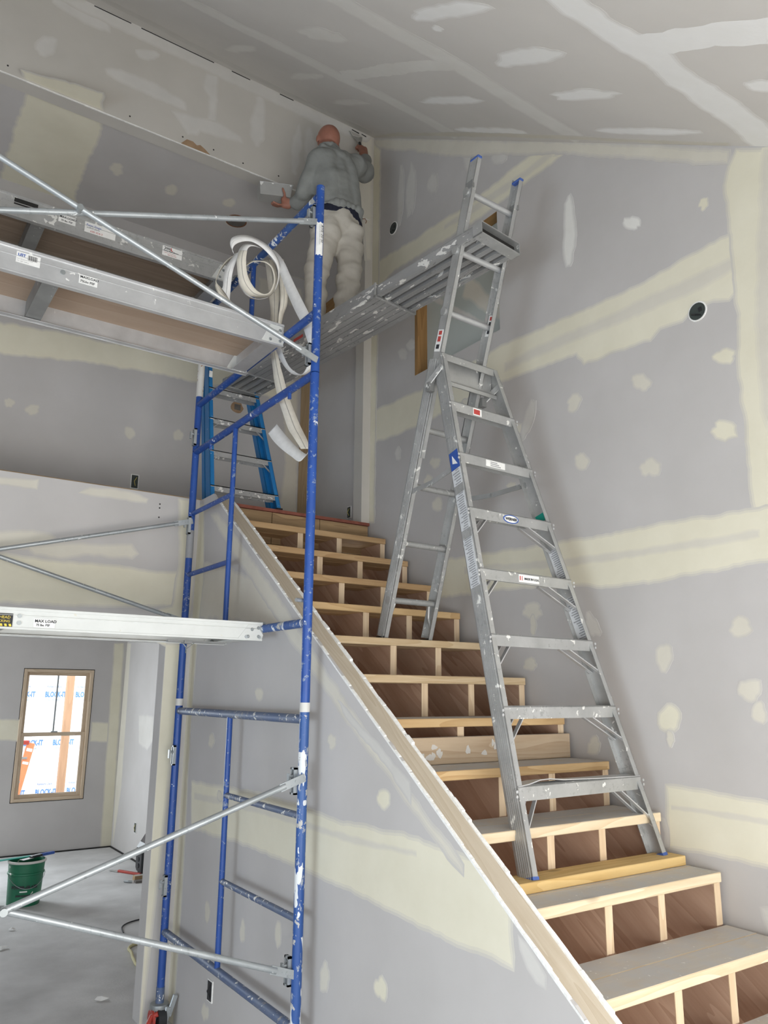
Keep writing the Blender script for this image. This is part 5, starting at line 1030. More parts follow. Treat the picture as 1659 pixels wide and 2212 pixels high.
mb.build('dented_tread', 'alu_bright', lad)
# top yoke of the step side
a, b_ = FLt + iwL * .003, FRt + iwR * .003; L = b_ - a
mb = MB(); mb.para(a - V3((0, 0, .04)), L, uy * .004, V3((0, 0, .04))); mb.para(a - V3((0, 0, .004)), L, uy * .08, V3((0, 0, .004))); mb.para(a + uy * .045 - V3((0, 0, .15)), L, uy * .004, V3((0, 0, .15))); mb.para(a + uy * .004 - V3((0, 0, .15)), L, uy * .042, V3((0, 0, .004)))
mb.para(a - V3((0, 0, .17)) + uy * .004, L, uy * .003, V3((0, 0, .024))); mb.build('top_yoke', 'alu', lad)
# rear section running up as the extension
RFT, ROFF, RRY = .017, -.038, .482
kk = (RRY - RFT) / (zr - HZ)
def Rw(sx, z): t_ = (z - zr) / (4.3 - zr); w = .165 + (.174 - .165) * t_; return Lw(ROFF + sx * w, RRY + (z - zr) * kk, z)
for sx, iw in ((-1, ux), (1, -ux)):
    rail_channel(Rw(sx, zr), Rw(sx, 3.50), iw, uy, .07, .026, 'rear_rail', True, lad)
    o_ = iw * .008 - uy * .008
    rail_channel(Rw(sx, 3.0) + o_, Rw(sx, 4.52) + o_, iw, uy, .06, .026, 'fly_rail', False, lad, 'alu')
    p = Rw(sx, 4.52) + o_
    mb = MB(); mb.para(p - iw * .002 - uy * .002 - V3((0, 0, .010)), iw * .030, uy * .064, V3((0, 0, .014))); mb.build('end_cap', 'plastic_blue', lad, bevel=.003)
    p = Rw(sx, 4.36) + o_; mb = MB(); mb.para(p - iw * .005 - uy * .008, iw * .014, uy * .05, V3((0, 0, .04))); mb.build('guide_bracket', 'alu_dark', lad)
    mb = MB(); mb.para(Rw(sx, zr) - iw * .001 - uy * .001, iw * .028, uy * .073, V3((0, 0, .012))); mb.build('foot_pad', 'rubber_black', lad)
for z in (2.278, 2.572, 2.865, 3.155, 3.45, 3.752, 4.058, 4.353):
    o_ = uy * .03
    mb = MB(); p0, p1 = Rw(-1, z) + o_ + ux * .004, Rw(1, z) + o_ - ux * .004
    mb.tube([p0, p1], .0165, 12); rg = mb.build('rung', 'alu_bright' if z > 3.6 else 'alu', lad, smooth=True)
    for p, d in ((p0, ux), (p1, -ux)):
        mb = MB(); mb.tube([p - d * .006, p + d * .006], .022, 12); mb.build('collar', 'alu', rg)
for sx in (-1, 1):
    p = Rw(sx, 2.278) + uy * .03 - ux * sx * .05; q = Rw(sx, 2.15) + uy * .03 - ux * sx * .006
    mb = MB(); mb.tube([p, p * .4 + q * .6 - ux * sx * .012, q], .008, 6); mb.build('rung_brace', 'alu', lad)
# spreaders and hinge plates
for sx, pb, pt, zA, zB in ((-1, FLb, FLt, 2.83, 2.86), (1, FRb, FRt, 2.83, 2.86)):
    A = Rw(sx, zA) + uy * .0 - ux * sx * .004; B = on(pb, pt, zB) + uy * .07 - ux * sx * .006
    C = (A + B) / 2 - V3((0, 0, .012))
    mb = MB(); mb.bar(A, C, V3((0, 0, 1)), .026, .004); mb.bar(C, B, V3((0, 0, 1)), .026, .004); mb.disc(C + ux * .005, -ux, .009, .012, 8); mb.build('spreader_bar', 'alu_dark' if sx > 0 else 'alu', lad)
    H0 = on(pb, pt, 3.42) + uy * .02 + ux * sx * .004; H1 = Rw(sx, 3.36) + ux * sx * .03 + uy * .01
    mb = MB(); mb.bar(H0 + V3((0, 0, .03)), H1, V3((0, 0, 1)), .034, .006); mb.disc(H0 + V3((0, 0, .02)), ux * sx, .012, .008, 10); mb.disc(H1, ux * sx, .014, .008, 10); mb.build('hinge_plate', 'alu', lad, bevel=.004)
    mb = MB(); mb.para(H1 - ux * sx * .03 - uy * .03 - V3((0, 0, .035)), ux * sx * .032, uy * .03, V3((0, 0, .05))); mb.build('lock_block', 'alu_dark', lad)
# stickers
def web_sticker(p_b, p_t, iw, bk, z0, z1, mt, side, f0=.12, f1=.88, lines=0, dep=.078):
    a_, b_ = on(p_b, p_t, z0), on(p_b, p_t, z1); L_ = b_ - a_
    off = -iw * .0042 if side < 0 else iw * .0032
    mb = MB(); mb.para(a_ + bk * dep * f0 + off, bk * dep * (f1 - f0), iw * .0012, L_); s_ = mb.build('sticker', mt, lad)
    if lines:
        mb = MB(); rr = random.Random(int(z0 * 1000)); n_ = lines
        for i in range(n_):
            w0, w1 = rr.uniform(.08, .2), rr.uniform(.55, .92)
            q = a_ + L_ * ((i + .3) / n_) + bk * dep * (f0 + (f1 - f0) * w0) + off + (-iw * .0006 if side < 0 else iw * .0012)
            mb.para(q, bk * dep * (f1 - f0) * (w1 - w0), iw * .0006, L_ * (.45 / n_))
        mb.build('small_print', 'ink_grey', s_)
    return s_, a_, L_, off
s_, a_, L_, off = web_sticker(FLb, FLt, iwL, bkL, 2.86, 2.955, 'ink_blue', -1, .1, .9)
mb = MB(); mb.prism([a_ + bkL * .02 + off - iwL * .0006 + L_ * .2, a_ + bkL * .055 + off - iwL * .0006 + L_ * .35, a_ + bkL * .05 + off - iwL * .0006 + L_ * .8], iwL * .0006); mb.build('emblem', 'white_label', s_)
web_sticker(FLb, FLt, iwL, bkL, 2.775, 2.858, 'grey_label', -1, .1, .9, 6)
web_sticker(FLb, FLt, iwL, bkL, 2.545, 2.73, 'grey_label', -1, .1, .9, 16)
web_sticker(FLb, FLt, iwL, bkL, 2.27, 2.50, 'grey_label', -1, .12, .9, 22)
web_sticker(FRb, FRt, iwR, bkR, 2.33, 2.51, 'grey_label', 1, .1, .9, 18)
web_sticker(FRb, FRt, iwR, bkR, 2.07, 2.27, 'grey_label', 1, .1, .9, 18)
web_sticker(FRb, FRt, iwR, bkR, 2.665, 2.705, 'green_tape', 1, .02, .98)
def rear_sticker(sx, iw, z0, z1, mt):
    a_, b_ = Rw(sx, z0), Rw(sx, z1); o_ = iw * .0095 if sx > 0 else -iw * .001
    a_ = a_ + uy * .004 + iw * .0; mb = MB()
    bk = nrm(uy - nrm(b_ - a_) * np.dot(uy, nrm(b_ - a_)))
    mb.para(a_ + iw * (.0116 if sx > 0 else .0065), bk * .045, iw * .001, b_ - a_); return mb.build('sticker', mt, lad), a_, b_, bk
for sx, iw in ((1, -ux), (-1, ux)):
    z0 = 3.70 if sx > 0 else 3.54
    s_, a_, b_, bk = rear_sticker(sx, iw, z0, z0 + .11, 'white_label')
    o_ = iw * (.0128 if sx > 0 else .0058)
    for f, h, mt in ((.76, .18, 'ink_red'), (.45, .24, 'ink' if sx > 0 else 'ink_red'), (.12, .2, 'ink')):
        mb = MB(); mb.para(a_ + o_ + bk * .010 + (b_ - a_) * f, bk * .025, iw * .0006, (b_ - a_) * h); mb.build('warning_block', mt, s_)
def step_sticker(i, f0, f1, h0, h1, mt, lines=0):
    st, a_, L_ = zst[i]; h = .05
    mb = MB(); mb.para(a_ + L_ * f0 - uy * .0012 + V3((0, 0, -.025 + h0 * h)), L_ * (f1 - f0), uy * .0012, V3((0, 0, (h1 - h0) * h))); return mb.build('sticker', mt, st), a_ + L_ * f0 - uy * .0014 + V3((0, 0, -.025 + h0 * h)), L_
s_, p, L_ = step_sticker(6, .33, .46, .12, .9, 'white_label'); mb = MB(); mb.para(p + nrm(L_) * .004 - uy * .0006 + V3((0, 0, .006)), nrm(L_) * .042, uy * .0006, V3((0, 0, .026))); mb.build('warning_block', 'ink_red', lad)
s_, p, L_ = step_sticker(5, .34, .60, .2, .85, 'white_label'); mb = MB()
for k in range(3): mb.para(p + nrm(L_) * .03 - uy * .0006 + V3((0, 0, .004 + k * .009)), nrm(L_) * (.07 - k * .012), uy * .0006, V3((0, 0, .0045)))
mb.build('small_print', 'ink_grey', lad)
st, a_, L_ = zst[4]
for r_, mt, o_ in ((1.0, 'ink_blue', .0010), (.86, 'white_label', .0016)):
    c = a_ + L_ * .485 - uy * o_
    mb = MB(); mb.prism([c + nrm(L_) * (.052 * r_ * math.cos(2 * math.pi * k / 28)) + V3((0, 0, (.021 if r_ == 1 else .0165) * math.sin(2 * math.pi * k / 28))) for k in range(28)], uy * .0009); ov = mb.build('badge', mt, st)
text('WERNER', .0185, a_ + L_ * .485 - uy * .0018 - V3((0, 0, .0065)), nrm(L_), (0, 0, 1), 'ink', ov, bold=.0008, align='CENTER', sx=1.05)
s_, p, L_ = step_sticker(3, .40, .62, .15, .85, 'white_label'); text('MADE IN U.S.A.', .0145, p + nrm(L_) * .034 + V3((0, 0, .012)), nrm(L_), (0, 0, 1), 'ink', s_, bold=.0006)
mb = MB(); mb.para(p + nrm(L_) * .004 - uy * .0006 + V3((0, 0, .008)), nrm(L_) * .006, uy * .0006, V3((0, 0, .02))); mb.para(p + nrm(L_) * .018 - uy * .0006 + V3((0, 0, .008)), nrm(L_) * .004, uy * .0006, V3((0, 0, .02))); mb.build('colour_bars', 'ink_red', s_)

# ---------------------------------------------------------------- aluminium walk plank from the ladder to the loft
A0, A1 = V3((2.363, 2.639, 4.076)), V3((2.682, 2.666, 4.076))
B0, B1 = V3((2.059, 5.155, 3.987)), V3((2.305, 5.155, 3.987))
dirp = nrm((B0 + B1) / 2 - (A0 + A1) / 2); wid = .30
cA, cB = (A0 + A1) / 2, (B0 + B1) / 2
sd = nrm(np.cross(dirp, (0, 0, 1))); sd = sd if sd[0] > 0 else -sd; upv = np.cross(sd, dirp); upv = upv if upv[2] > 0 else -upv
Lp = np.linalg.norm(cB - cA)
wp = thing('walk_plank', 'paint-spattered aluminium extension plank the man stands on', 'plank', tuple(cA))
def pbox(mb, u0, u1, s0, s1, h0, h1): mb.para(cA + dirp * u0 + sd * s0 + upv * h0, dirp * (u1 - u0), sd * (s1 - s0), upv * (h1 - h0))
HP = .062
for u0, u1 in ((0, Lp * .33), (Lp * .80, Lp)):
    mb = MB(); pbox(mb, u0, u1, -wid / 2, wid / 2, HP - .004, HP); mb.build('deck', 'alu_dark', wp)  # darker metal paints shade into the gaps between the ribs
    for k in range(5):
        s0 = -wid / 2 + k * (wid - .034) / 4
        mb = MB(); ua = .05 if u0 == 0 else u0; pbox(mb, ua, u1, s0, s0 + .034, .0, HP - .004)
        pbox(mb, u0, u1, s0 + .008, s0 + .011, -.002, .0); pbox(mb, u0, u1, s0 + .022, s0 + .025, -.002, .0)
        mb.build('long_rib', 'alu_plank', wp)
for u0, u1 in ((0, .06), (Lp - .05, Lp)):
    mb = MB(); pbox(mb, u0, u1, -wid / 2 - .004, wid / 2 + .004, -.006, .002); pbox(mb, u0, u1, -wid / 2 - .004, -wid / 2, -.006, HP); pbox(mb, u0, u1, wid / 2, wid / 2 + .004, -.006, HP); pbox(mb, u0, u1, -wid / 2 - .004, wid / 2 + .004, HP, HP + .004); mb.build('end_cap', 'alu', wp)
mb = MB(); pbox(mb, .034, .044, -wid / 2 + .001, wid / 2 - .001, .003, HP - .005); mb.build('end_shade', 'dark_gap', wp)  # dark sheet standing in for the shade inside the hollow plank end
u0, u1 = Lp * .318, Lp * .865
W2 = wid + .012
mb = MB(); pbox(mb, u0, u1, -W2 / 2, W2 / 2, HP + .001, HP + .006); pbox(mb, u0, u1, -W2 / 2 - .004, -W2 / 2, -.004, HP + .012); pbox(mb, u0, u1, W2 / 2, W2 / 2 + .004, -.004, HP + .012); mb.build('outer_deck', 'alu_plank', wp)
for k in range(7):
    s0 = -W2 / 2 + k * W2 / 7
    mb = MB(); pbox(mb, u0, u1, s0 + .002, s0 + W2 / 7 - .002, -.012, -.004); pbox(mb, u0, u1, s0 + .0, s0 + W2 / 7, -.006, -.003); mb.build('corrugation', 'alu_plank', wp)
for u in (u0, u1 - .012):
    mb = MB(); pbox(mb, u, u + .012, -W2 / 2 - .008, W2 / 2 + .008, -.016, -.002); pbox(mb, u, u + .012, -W2 / 2 - .008, -W2 / 2 - .002, -.016, HP + .014); pbox(mb, u, u + .012, W2 / 2 + .002, W2 / 2 + .008, -.016, HP + .014); mb.build('joint_frame', 'alu', wp)
mb = MB(); pbox(mb, Lp * .60, Lp * .64, -W2 / 2 - .0055, -W2 / 2 - .0035, .01, .03); mb.build('sticker', 'ink_red', wp)

# ---------------------------------------------------------------- blue fibreglass step ladder in the loft
bl = thing('step_ladder', 'bright blue fibreglass step ladder standing in the loft', 'ladder', (2.15, 5.05, 3.022))
def Bf(x, z): return V3((x, 4.80 + .35 * (z - 3.03), z))
bt = 4.62
lx = lambda z: 1.862 + (z - 3.03) * .066
rx = lambda z: 2.388 - (z - 3.03) * .066
zb = 3.0225
for x, sgn in ((lx, 1), (rx, -1)):
    rail_channel(Bf(x(zb), zb), Bf(x(bt), bt), (sgn, 0, 0), (0, 1, 0), .085, .03, 'front_rail', False, bl, 'fiberglass_blue', .005)
    mb = MB(); mb.bar(Bf(x(zb), zb) + V3((sgn * .018, .135, 0)), Bf(x(bt), bt) + V3((sgn * .018, .135, 0)), (1, 0, 0), .028, .05); mb.build('rear_rail', 'fiberglass_blue', bl)
    p = Bf(x(zb), zb); mb = MB(); mb.box(p[0] - .004 if sgn > 0 else p[0] - .036, p[0] + .036 if sgn > 0 else p[0] + .004, p[1] - .004, p[1] + .095, zb - .0005, zb + .03); mb.build('foot', 'rubber_black', bl)
for z in (3.135, 3.412, 3.68, 3.945, 4.25):
    a, b_ = Bf(lx(z) + .004, z), Bf(rx(z) - .004, z)
    mb = MB(); mb.box(a[0], b_[0], a[1] + .003, a[1] + .083, z + .014, z + .02); mb.box(a[0], b_[0], a[1] + .003, a[1] + .007, z - .022, z + .02); mb.box(a[0], b_[0], a[1] + .078, a[1] + .082, z - .022, z + .02)
    mb.build('step', 'alu_plank', bl)
    if z in (3.412, 3.68):
        for x_, s_ in ((a[0], 1), (b_[0], -1)):
            mb = MB(); mb.bar((x_ + s_ * .065, a[1] + .01, z - .02), (x_ + s_ * .002, a[1] + .0, z - .075), (0, 1, 0), .014, .004); mb.build('step_brace', 'alu_bright', bl)
mb = MB(); mb.box(lx(bt) - .02, rx(bt) + .02, 5.33, 5.52, bt, bt + .05); mb.build('top_cap', 'fiberglass_blue', bl, bevel=.01)
for zc, f in ((4.06, 0), (3.86, 1)):
    p = Bf(lx(zc), zc); mb = MB(); mb.box(p[0] + .003, p[0] + .028, p[1] - .0016, p[1], zc - .035, zc + .045); mb.build('sticker', 'white_label' if f == 0 else 'grey_label', bl)
mb = MB(); p = Bf(lx(3.60), 3.60)
for k in range(5): mb.box(p[0] + .008, p[0] + .022, p[1] + .004 - .0062 + k * .0042, p[1] + .004 - .005 + k * .0042, 3.565 + k * .012, 3.572 + k * .012)
mb.build('small_print', 'white_label', bl)
mb = MB(); mb.prism([(2.13, 5.55, 3.022), (2.55, 5.72, 3.022), (2.55, 5.72, 3.24), (2.36, 5.64, 3.24), (2.13, 5.55, 3.12)], (-.02, .05, 0))
whole(mb.build('tool_case', 'rubber_black', bevel=.006), 'black case on the loft floor behind the blue ladder', 'case')
# ---------------------------------------------------------------- coil of paper corner tape hung on the top frame
def cat(P, n=6):
    P = [V3(p) for p in P]; out = []
    for i in range(len(P) - 1):
        p0, p1, p2, p3 = P[max(i - 1, 0)], P[i], P[i + 1], P[min(i + 2, len(P) - 1)]
        for k in range(n):
            t = k / n
            out.append(.5 * ((2 * p1) + (-p0 + p2) * t + (2 * p0 - 5 * p1 + 4 * p2 - p3) * t * t + (-p0 + 3 * p1 - 3 * p2 + p3) * t ** 3))
    out.append(P[-1]); return out
tp = thing('corner_tape', 'loose coil of white paper corner tape hanging from the top scaffold frame', 'tape', (1.66, 3.7, 3.0))
def parse(s): return [tuple(map(float, q.split(','))) for q in s.split()]
for nm, (sa, sb) in RIBBONS:
    A, Bq = cat(parse(sa)), cat(parse(sb))
    mb = MB(); vs = []
    for a, b_ in zip(A, Bq): vs += [a, (a + b_) / 2 - V3((.0, .003, 0)), b_]
    n_ = len(A)
    mb.add(vs, [f for i in range(n_ - 1) for f in ((3 * i, 3 * i + 1, 3 * i + 4, 3 * i + 3), (3 * i + 1, 3 * i + 2, 3 * i + 5, 3 * i + 4))])
    o = mb.build('tape_strip', 'ribbon_white' if nm in ('C', 'E', 'H', 'B2', 'B') else 'ribbon_cream', tp, smooth=True)
    sm = o.modifiers.new('thickness', 'SOLIDIFY'); sm.thickness = .0012
    mb = MB(); vs = []
    for sgn in (-1, 1):
        pass
    for a, b_ in zip(A, Bq):
        m_ = (a + b_) / 2 - V3((0, .003, 0)); w = nrm(b_ - a) * .0013
        d = nrm(V3((0, 0, CAM_H)) - m_)
        vs += [m_ - w + d * .0016, m_ + w + d * .0016]
    mb.add(vs, [(2 * i, 2 * i + 1, 2 * i + 3, 2 * i + 2) for i in range(n_ - 1)]); mb.build('centre_crease', 'ribbon_crease', o)

# ---------------------------------------------------------------- the man on the plank
def remeshed(name, caps, mat, parent, voxel, smooth_it=4, disp=None, sub=0):
    """one continuous skin grown round tapered limb segments: (p0, r0, p1, r1) or spheres (p, r)"""
    bm = bmesh.new()
    def ball(p, r, sq=(1, 1, 1)):
        mt = Matrix.Translation(Vector(p)) @ Matrix.Diagonal((r * sq[0], r * sq[1], r * sq[2], 1)); bmesh.ops.create_icosphere(bm, subdivisions=3, radius=1, matrix=mt)
    for c in caps:
        if len(c) == 2: ball(c[0], c[1])
        elif len(c) == 3: ball(c[0], c[1], c[2])
        else:
            p0, r0_, p1, r1 = c; p0, p1 = V3(p0), V3(p1); L = np.linalg.norm(p1 - p0); k = max(2, int(L / (min(r0_, r1) * .33)))
            for i in range(k + 1):
                t = i / k; ball(p0 * (1 - t) + p1 * t, r0_ * (1 - t) + r1 * t)
    me = bpy.data.meshes.new(name); bm.to_mesh(me); bm.free()
    ob = bpy.data.objects.new('tmp', me); COL.objects.link(ob)
    r_ = ob.modifiers.new('r', 'REMESH'); r_.mode = 'VOXEL'; r_.voxel_size = voxel
    s_ = ob.modifiers.new('s', 'SMOOTH'); s_.iterations = smooth_it; s_.factor = .5
    dg = bpy.context.evaluated_depsgraph_get(); m2 = bpy.data.meshes.new_from_object(ob.evaluated_get(dg))
    bpy.data.objects.remove(ob); bpy.data.meshes.remove(me)
    co = np.empty(len(m2.vertices) * 3); m2.vertices.foreach_get('co', co); co = co.reshape(-1, 3)
    if disp:
        no = np.empty(len(m2.vertices) * 3); m2.vertex_normals.foreach_get('vector', no); no = no.reshape(-1, 3)
        co = co + no * disp(co)[:, None]
    org = V3(parent['_org']); m2.vertices.foreach_set('co', (co - org).ravel()); m2.update()
    m2.materials.clear(); m2.materials.append(MATS[mat]); m2.name = name
    m2.polygons.foreach_set('use_smooth', [True] * len(m2.polygons))
    o = bpy.data.objects.new(name, m2); COL.objects.link(o); o.parent = parent; o['_org'] = [float(x) for x in org]
    return o
J = dict(pelvis=(2.440, 4.22, 4.975), hipL=(2.355, 4.22, 4.90), hipR=(2.525, 4.21, 4.935), kneeL=(2.285, 4.215, 4.53), kneeR=(2.510, 4.150, 4.60),
         ankL=(2.335, 4.29, 4.175), ankR=(2.450, 4.14, 4.185), waist=(2.455, 4.215, 5.07), chest=(2.437, 4.25, 5.33), upch=(2.440, 4.27, 5.49),
         neck=(2.418, 4.315, 5.64), head=(2.429, 4.35, 5.775), shL=(2.290, 4.275, 5.48), elL=(2.245, 4.36, 5.245), wrL=(2.225, 4.47, 5.232), haL=(2.175, 4.515, 5.245),
         shR=(2.615, 4.285, 5.585), elR=(2.800, 4.42, 5.685), wrR=(2.868, 4.55, 5.93), haR=(2.898, 4.62, 6.075))
J = {k: V3(v) for k, v in J.items()}
PZ = float((cA + dirp * 1.55 + upv * (HP + .006))[2])       # walking surface near the feet
man = thing('person', 'bald man in a grey hoodie and white trousers plastering the upper wall corner', 'person', (2.40, 4.2, PZ))
def fingers(base, dirs, ln, r=.0082):
    out = []
    for b0, d1, d2, l in zip(base, dirs[0], dirs[1], ln):
        p1 = V3(b0) + nrm(d1) * l * .5; p2 = p1 + nrm(d2) * l * .5
        out += [(b0, r * 1.05, p1, r), (p1, r, p2, r * .85)]
    return out
body = [(J['head'], .083, (1, 1.12, 1.22)), (J['head'] + V3((0, .02, -.06)), .068, (1, 1.0, 1.1)), (J['head'] + V3((0, .055, -.085)), .05), (J['head'] + V3((0, .098, -.035)), .017), (J['head'] + V3((0, .092, -.02)), .013),
        (J['head'] + V3((.086, .01, -.03)), .02, (.5, .9, 1.5)), (J['head'] + V3((-.086, .01, -.03)), .02, (.5, .9, 1.5)),
        (J['head'] + V3((0, .088, -.068)), .02, (1.4, .6, .5)), (J['head'] + V3((.032, .083, .0)), .016), (J['head'] + V3((-.032, .083, .0)), .016),
        (J['neck'] + V3((0, .02, .06)), .058, J['neck'] - V3((0, .03, .06)), .062),
        (J['upch'], .085, J['chest'], .10), (J['chest'], .10, J['waist'], .095), (J['waist'], .095, J['pelvis'], .10),
        (J['shL'], .058, J['elL'], .044), (J['elL'], .043, J['wrL'], .030), (J['shR'], .058, J['elR'], .044), (J['elR'], .043, J['wrR'], .030),
        (J['shL'], .055, J['upch'], .075), (J['shR'], .055, J['upch'], .075),
        (J['hipL'], .085, J['kneeL'], .058), (J['kneeL'], .056, J['ankL'], .038), (J['hipR'], .085, J['kneeR'], .058), (J['kneeR'], .056, J['ankR'], .038),
        (J['ankL'], .038, J['ankL'] + V3((.0, .12, PZ + .035 - J['ankL'][2])), .03), (J['ankR'], .038, J['ankR'] + V3((.02, .12, PZ + .035 - J['ankR'][2])), .03)]
# left hand cradles the pan: palm on its near end, thumb up the side, fingers below
pl0 = J['wrL'] + V3((-.03, .03, .0)); pl1 = V3((2.168, 4.512, 5.238))
body += [(J['wrL'], .029, pl0, .031), (pl0, .030, pl1 + V3((0, 0, .016)), .024), (pl0 - V3((0, 0, .02)), .026, pl1 - V3((0, 0, .028)), .022), (pl1 + V3((0, 0, .014)), .02, pl1 - V3((0, 0, .026)), .02)]
body += fingers([pl1 + V3((.0, -.012, .018))], ([(-.25, -.25, 1)], [(-.45, .05, 1)]), [.075], .0095)      # thumb
body += fingers([pl1 + V3((-.008, -.008 + i * .0125, -.034 + i * .004)) for i in range(4)], ([(-1, -.05 + .12 * i, -.30) for i in range(4)], [(-1, .05 + .1 * i, .18) for i in range(4)]), [.082, .085, .078, .062], .0085)
# right hand closes on the knife handle
hR = J['haR']; wd = nrm(hR - J['wrR'])
body += [(J['wrR'], .029, J['wrR'] + wd * .05, .030), (J['wrR'] + wd * .05 - V3((.012, 0, 0)), .027, hR - V3((.014, 0, 0)), .024), (J['wrR'] + wd * .05 + V3((.014, 0, 0)), .026, hR + V3((.016, 0, 0)), .024)]
body += fingers([hR + V3((-.032 + i * .021, .004, .012)) for i in range(4)], ([(0, .75, .8)] * 4, [(0, .55, -.75)] * 4), [.072, .08, .076, .062], .0088)
body += fingers([hR + V3((-.030, -.004, -.015))], ([(-.55, .55, .5)], [(.35, .8, .5)]), [.07], .0098)
remeshed('body', body, 'skin', man, .0058, 3)
def wrink(f, amp, seed):
    rr = np.random.RandomState(seed); K = rr.normal(0, 1, (7, 3)) * f; ph = rr.uniform(0, 6, 7)
    return lambda c: amp * np.clip(sum(np.sin(c @ k + p) for k, p in zip(K, ph)) / 2.6, -1.2, 1.0) * np.abs(np.sin(c @ K[0] * .37))
hood = [(J['upch'] + V3((0, .02, .0)), .125, J['chest'] + V3((0, 0, 0)), .135), (J['chest'], .135, J['waist'] + V3((0, .0, .01)), .128),
        (J['chest'] + V3((-.055, 0, 0)), .12, J['waist'] + V3((-.055, 0, .01)), .112), (J['chest'] + V3((.055, 0, 0)), .12, J['waist'] + V3((.06, 0, .015)), .112),
        (J['upch'] + V3((-.07, .0, -.02)), .11, J['chest'] + V3((-.05, 0, 0)), .125), (J['upch'] + V3((.07, 0, 0)), .11, J['chest'] + V3((.06, 0, 0)), .125),
        (J['shL'] + V3((.012, 0, 0)), .088, J['elL'], .066), (J['elL'], .064, J['wrL'] + V3((.012, -.01, 0)), .047), (J['shR'], .088, J['elR'], .070), (J['elR'], .070, J['wrR'] - wd * .035, .046),
        (J['shL'] + V3((.02, 0, .005)), .085, J['upch'] + V3((0, .01, .02)), .11), (J['shR'] + V3((-.01, 0, 0)), .088, J['upch'] + V3((0, .01, .03)), .11),
        (J['wrL'] + V3((.02, -.012, .0)), .044, J['wrL'] + V3((.004, -.002, 0)), .043), (J['wrR'] - wd * .05, .044, J['wrR'] - wd * .03, .043)]
nk = J['neck']
for a in range(0, 360, 20):
    c_, s_ = math.cos(math.radians(a)), math.sin(math.radians(a))
    hood.append((nk + V3((.078 * c_, .012 + .066 * s_, -.002 - .018 * s_)), .026))
hood += [(nk + V3((-.07, -.045, -.03)), .036, nk + V3((.02, -.115, -.105)), .040), (nk + V3((.078, -.04, -.03)), .036, nk + V3((.03, -.115, -.105)), .040), (nk + V3((0, -.06, -.035)), .044, nk + V3((.02, -.095, -.085)), .046)]
for a in range(0, 360, 15):
    c_, s_ = math.cos(math.radians(a)), math.sin(math.radians(a))
    hood.append((J['waist'] + V3((.165 * c_, .12 * s_, .018 + .012 * c_)), .022))
remeshed('hoodie', hood, 'hoodie', man, .0085, 3, wrink(19, .015, 3))
und = []
for a in range(0, 360, 12):
    c_, s_ = math.cos(math.radians(a)), math.sin(math.radians(a))
    for dz in (-.005, -.022, -.038): und.append((J['waist'] + V3((.165 * c_, .115 * s_, dz - (.045 if c_ > .75 else 0))), .017))
remeshed('undershirt', und, 'navy', man, .009, 3)['label'] = 'navy hem of the undershirt'
tr_ = [(J['waist'] + V3((0, 0, -.05)), .13, J['pelvis'], .135), (J['waist'] + V3((-.05, 0, -.05)), .108, J['pelvis'] + V3((-.055, 0, -.02)), .115), (J['waist'] + V3((.055, 0, -.05)), .108, J['pelvis'] + V3((.06, 0, -.02)), .115),
       (J['hipL'] + V3((0, -.01, 0)), .104, J['kneeL'], .078), (J['kneeL'], .078, J['ankL'] + V3((0, 0, .0)), .062), (J['hipR'] + V3((0, -.01, 0)), .104, J['kneeR'], .082), (J['kneeR'], .082, J['ankR'] + V3((0, 0, .0)), .060),
       (J['hipL'] + V3((0, -.045, .01)), .085), (J['hipR'] + V3((0, -.045, .01)), .085), (J['ankL'] + V3((0, 0, -.015)), .07, (1, 1.05, .7)), (J['ankR'] + V3((0, 0, -.015)), .068, (1, 1.05, .7))]
remeshed('trousers', tr_, 'trousers', man, .009, 3, wrink(24, .014, 5))
for k, dx in (('ankL', 0.0), ('ankR', .02)):
    a = J[k]
    z = PZ + .042
    sh = remeshed('shoe', [((a[0], a[1] - .035, z), .041), ((a[0], a[1] - .03, z), .04, (a[0] + dx, a[1] + .14, z - .006), .036), ((a[0] + dx, a[1] + .17, z - .008), .034, (1.15, 1.1, .95)), ((a[0], a[1] - .01, z + .03), .042)], 'shoe', man, .008, 3)
# mud pan in his left hand
pan = thing('mud_pan', 'paint-flecked steel mud pan held in the man\'s left hand', 'mud pan', (2.07, 4.55, 5.2))
Pa, Pb = V3((1.985, 4.535, 5.345)), V3((2.215, 4.475, 5.372))          # near top edge, left to right
wdir = nrm(np.cross(Pb - Pa, (0, 0, 1))); wdir = wdir if wdir[1] > 0 else -wdir
px_ = nrm(Pb - Pa)
Ab, Bb = Pa + wdir * .018 - V3((0, 0, .088)) + px_ * .010, Pb + wdir * .018 - V3((0, 0, .088)) - px_ * .010
def sheet(p, q, r, s_, th=.0014):
    n_ = nrm(np.cross(V3(q) - V3(p), V3(s_) - V3(p))) * th; return [V3(p), V3(q), V3(r), V3(s_)], n_
mb = MB()
wt, wb = wdir * .125, wdir * .088
for quad in ((Pa, Pb, Bb, Ab), (Pa + wt, Pb + wt, Bb + wb, Ab + wb), (Ab, Bb, Bb + wb, Ab + wb), (Pa, Pa + wt, Ab + wb, Ab), (Pb, Pb + wt, Bb + wb, Bb)):
    q, n_ = sheet(*quad); mb.prism(q, n_)
mb.build('pan_body', 'pan_steel', pan)
mb = MB(); mb.tube([Pa, Pb], .0028, 8); mb.tube([Pa + wt, Pb + wt], .0028, 8); mb.tube([Pa, Pa + wt], .0028, 8); mb.tube([Pb, Pb + wt], .0028, 8); mb.build('rolled_rim', 'alu_bright', pan, smooth=True)
mb = MB(); r6 = random.Random(12)
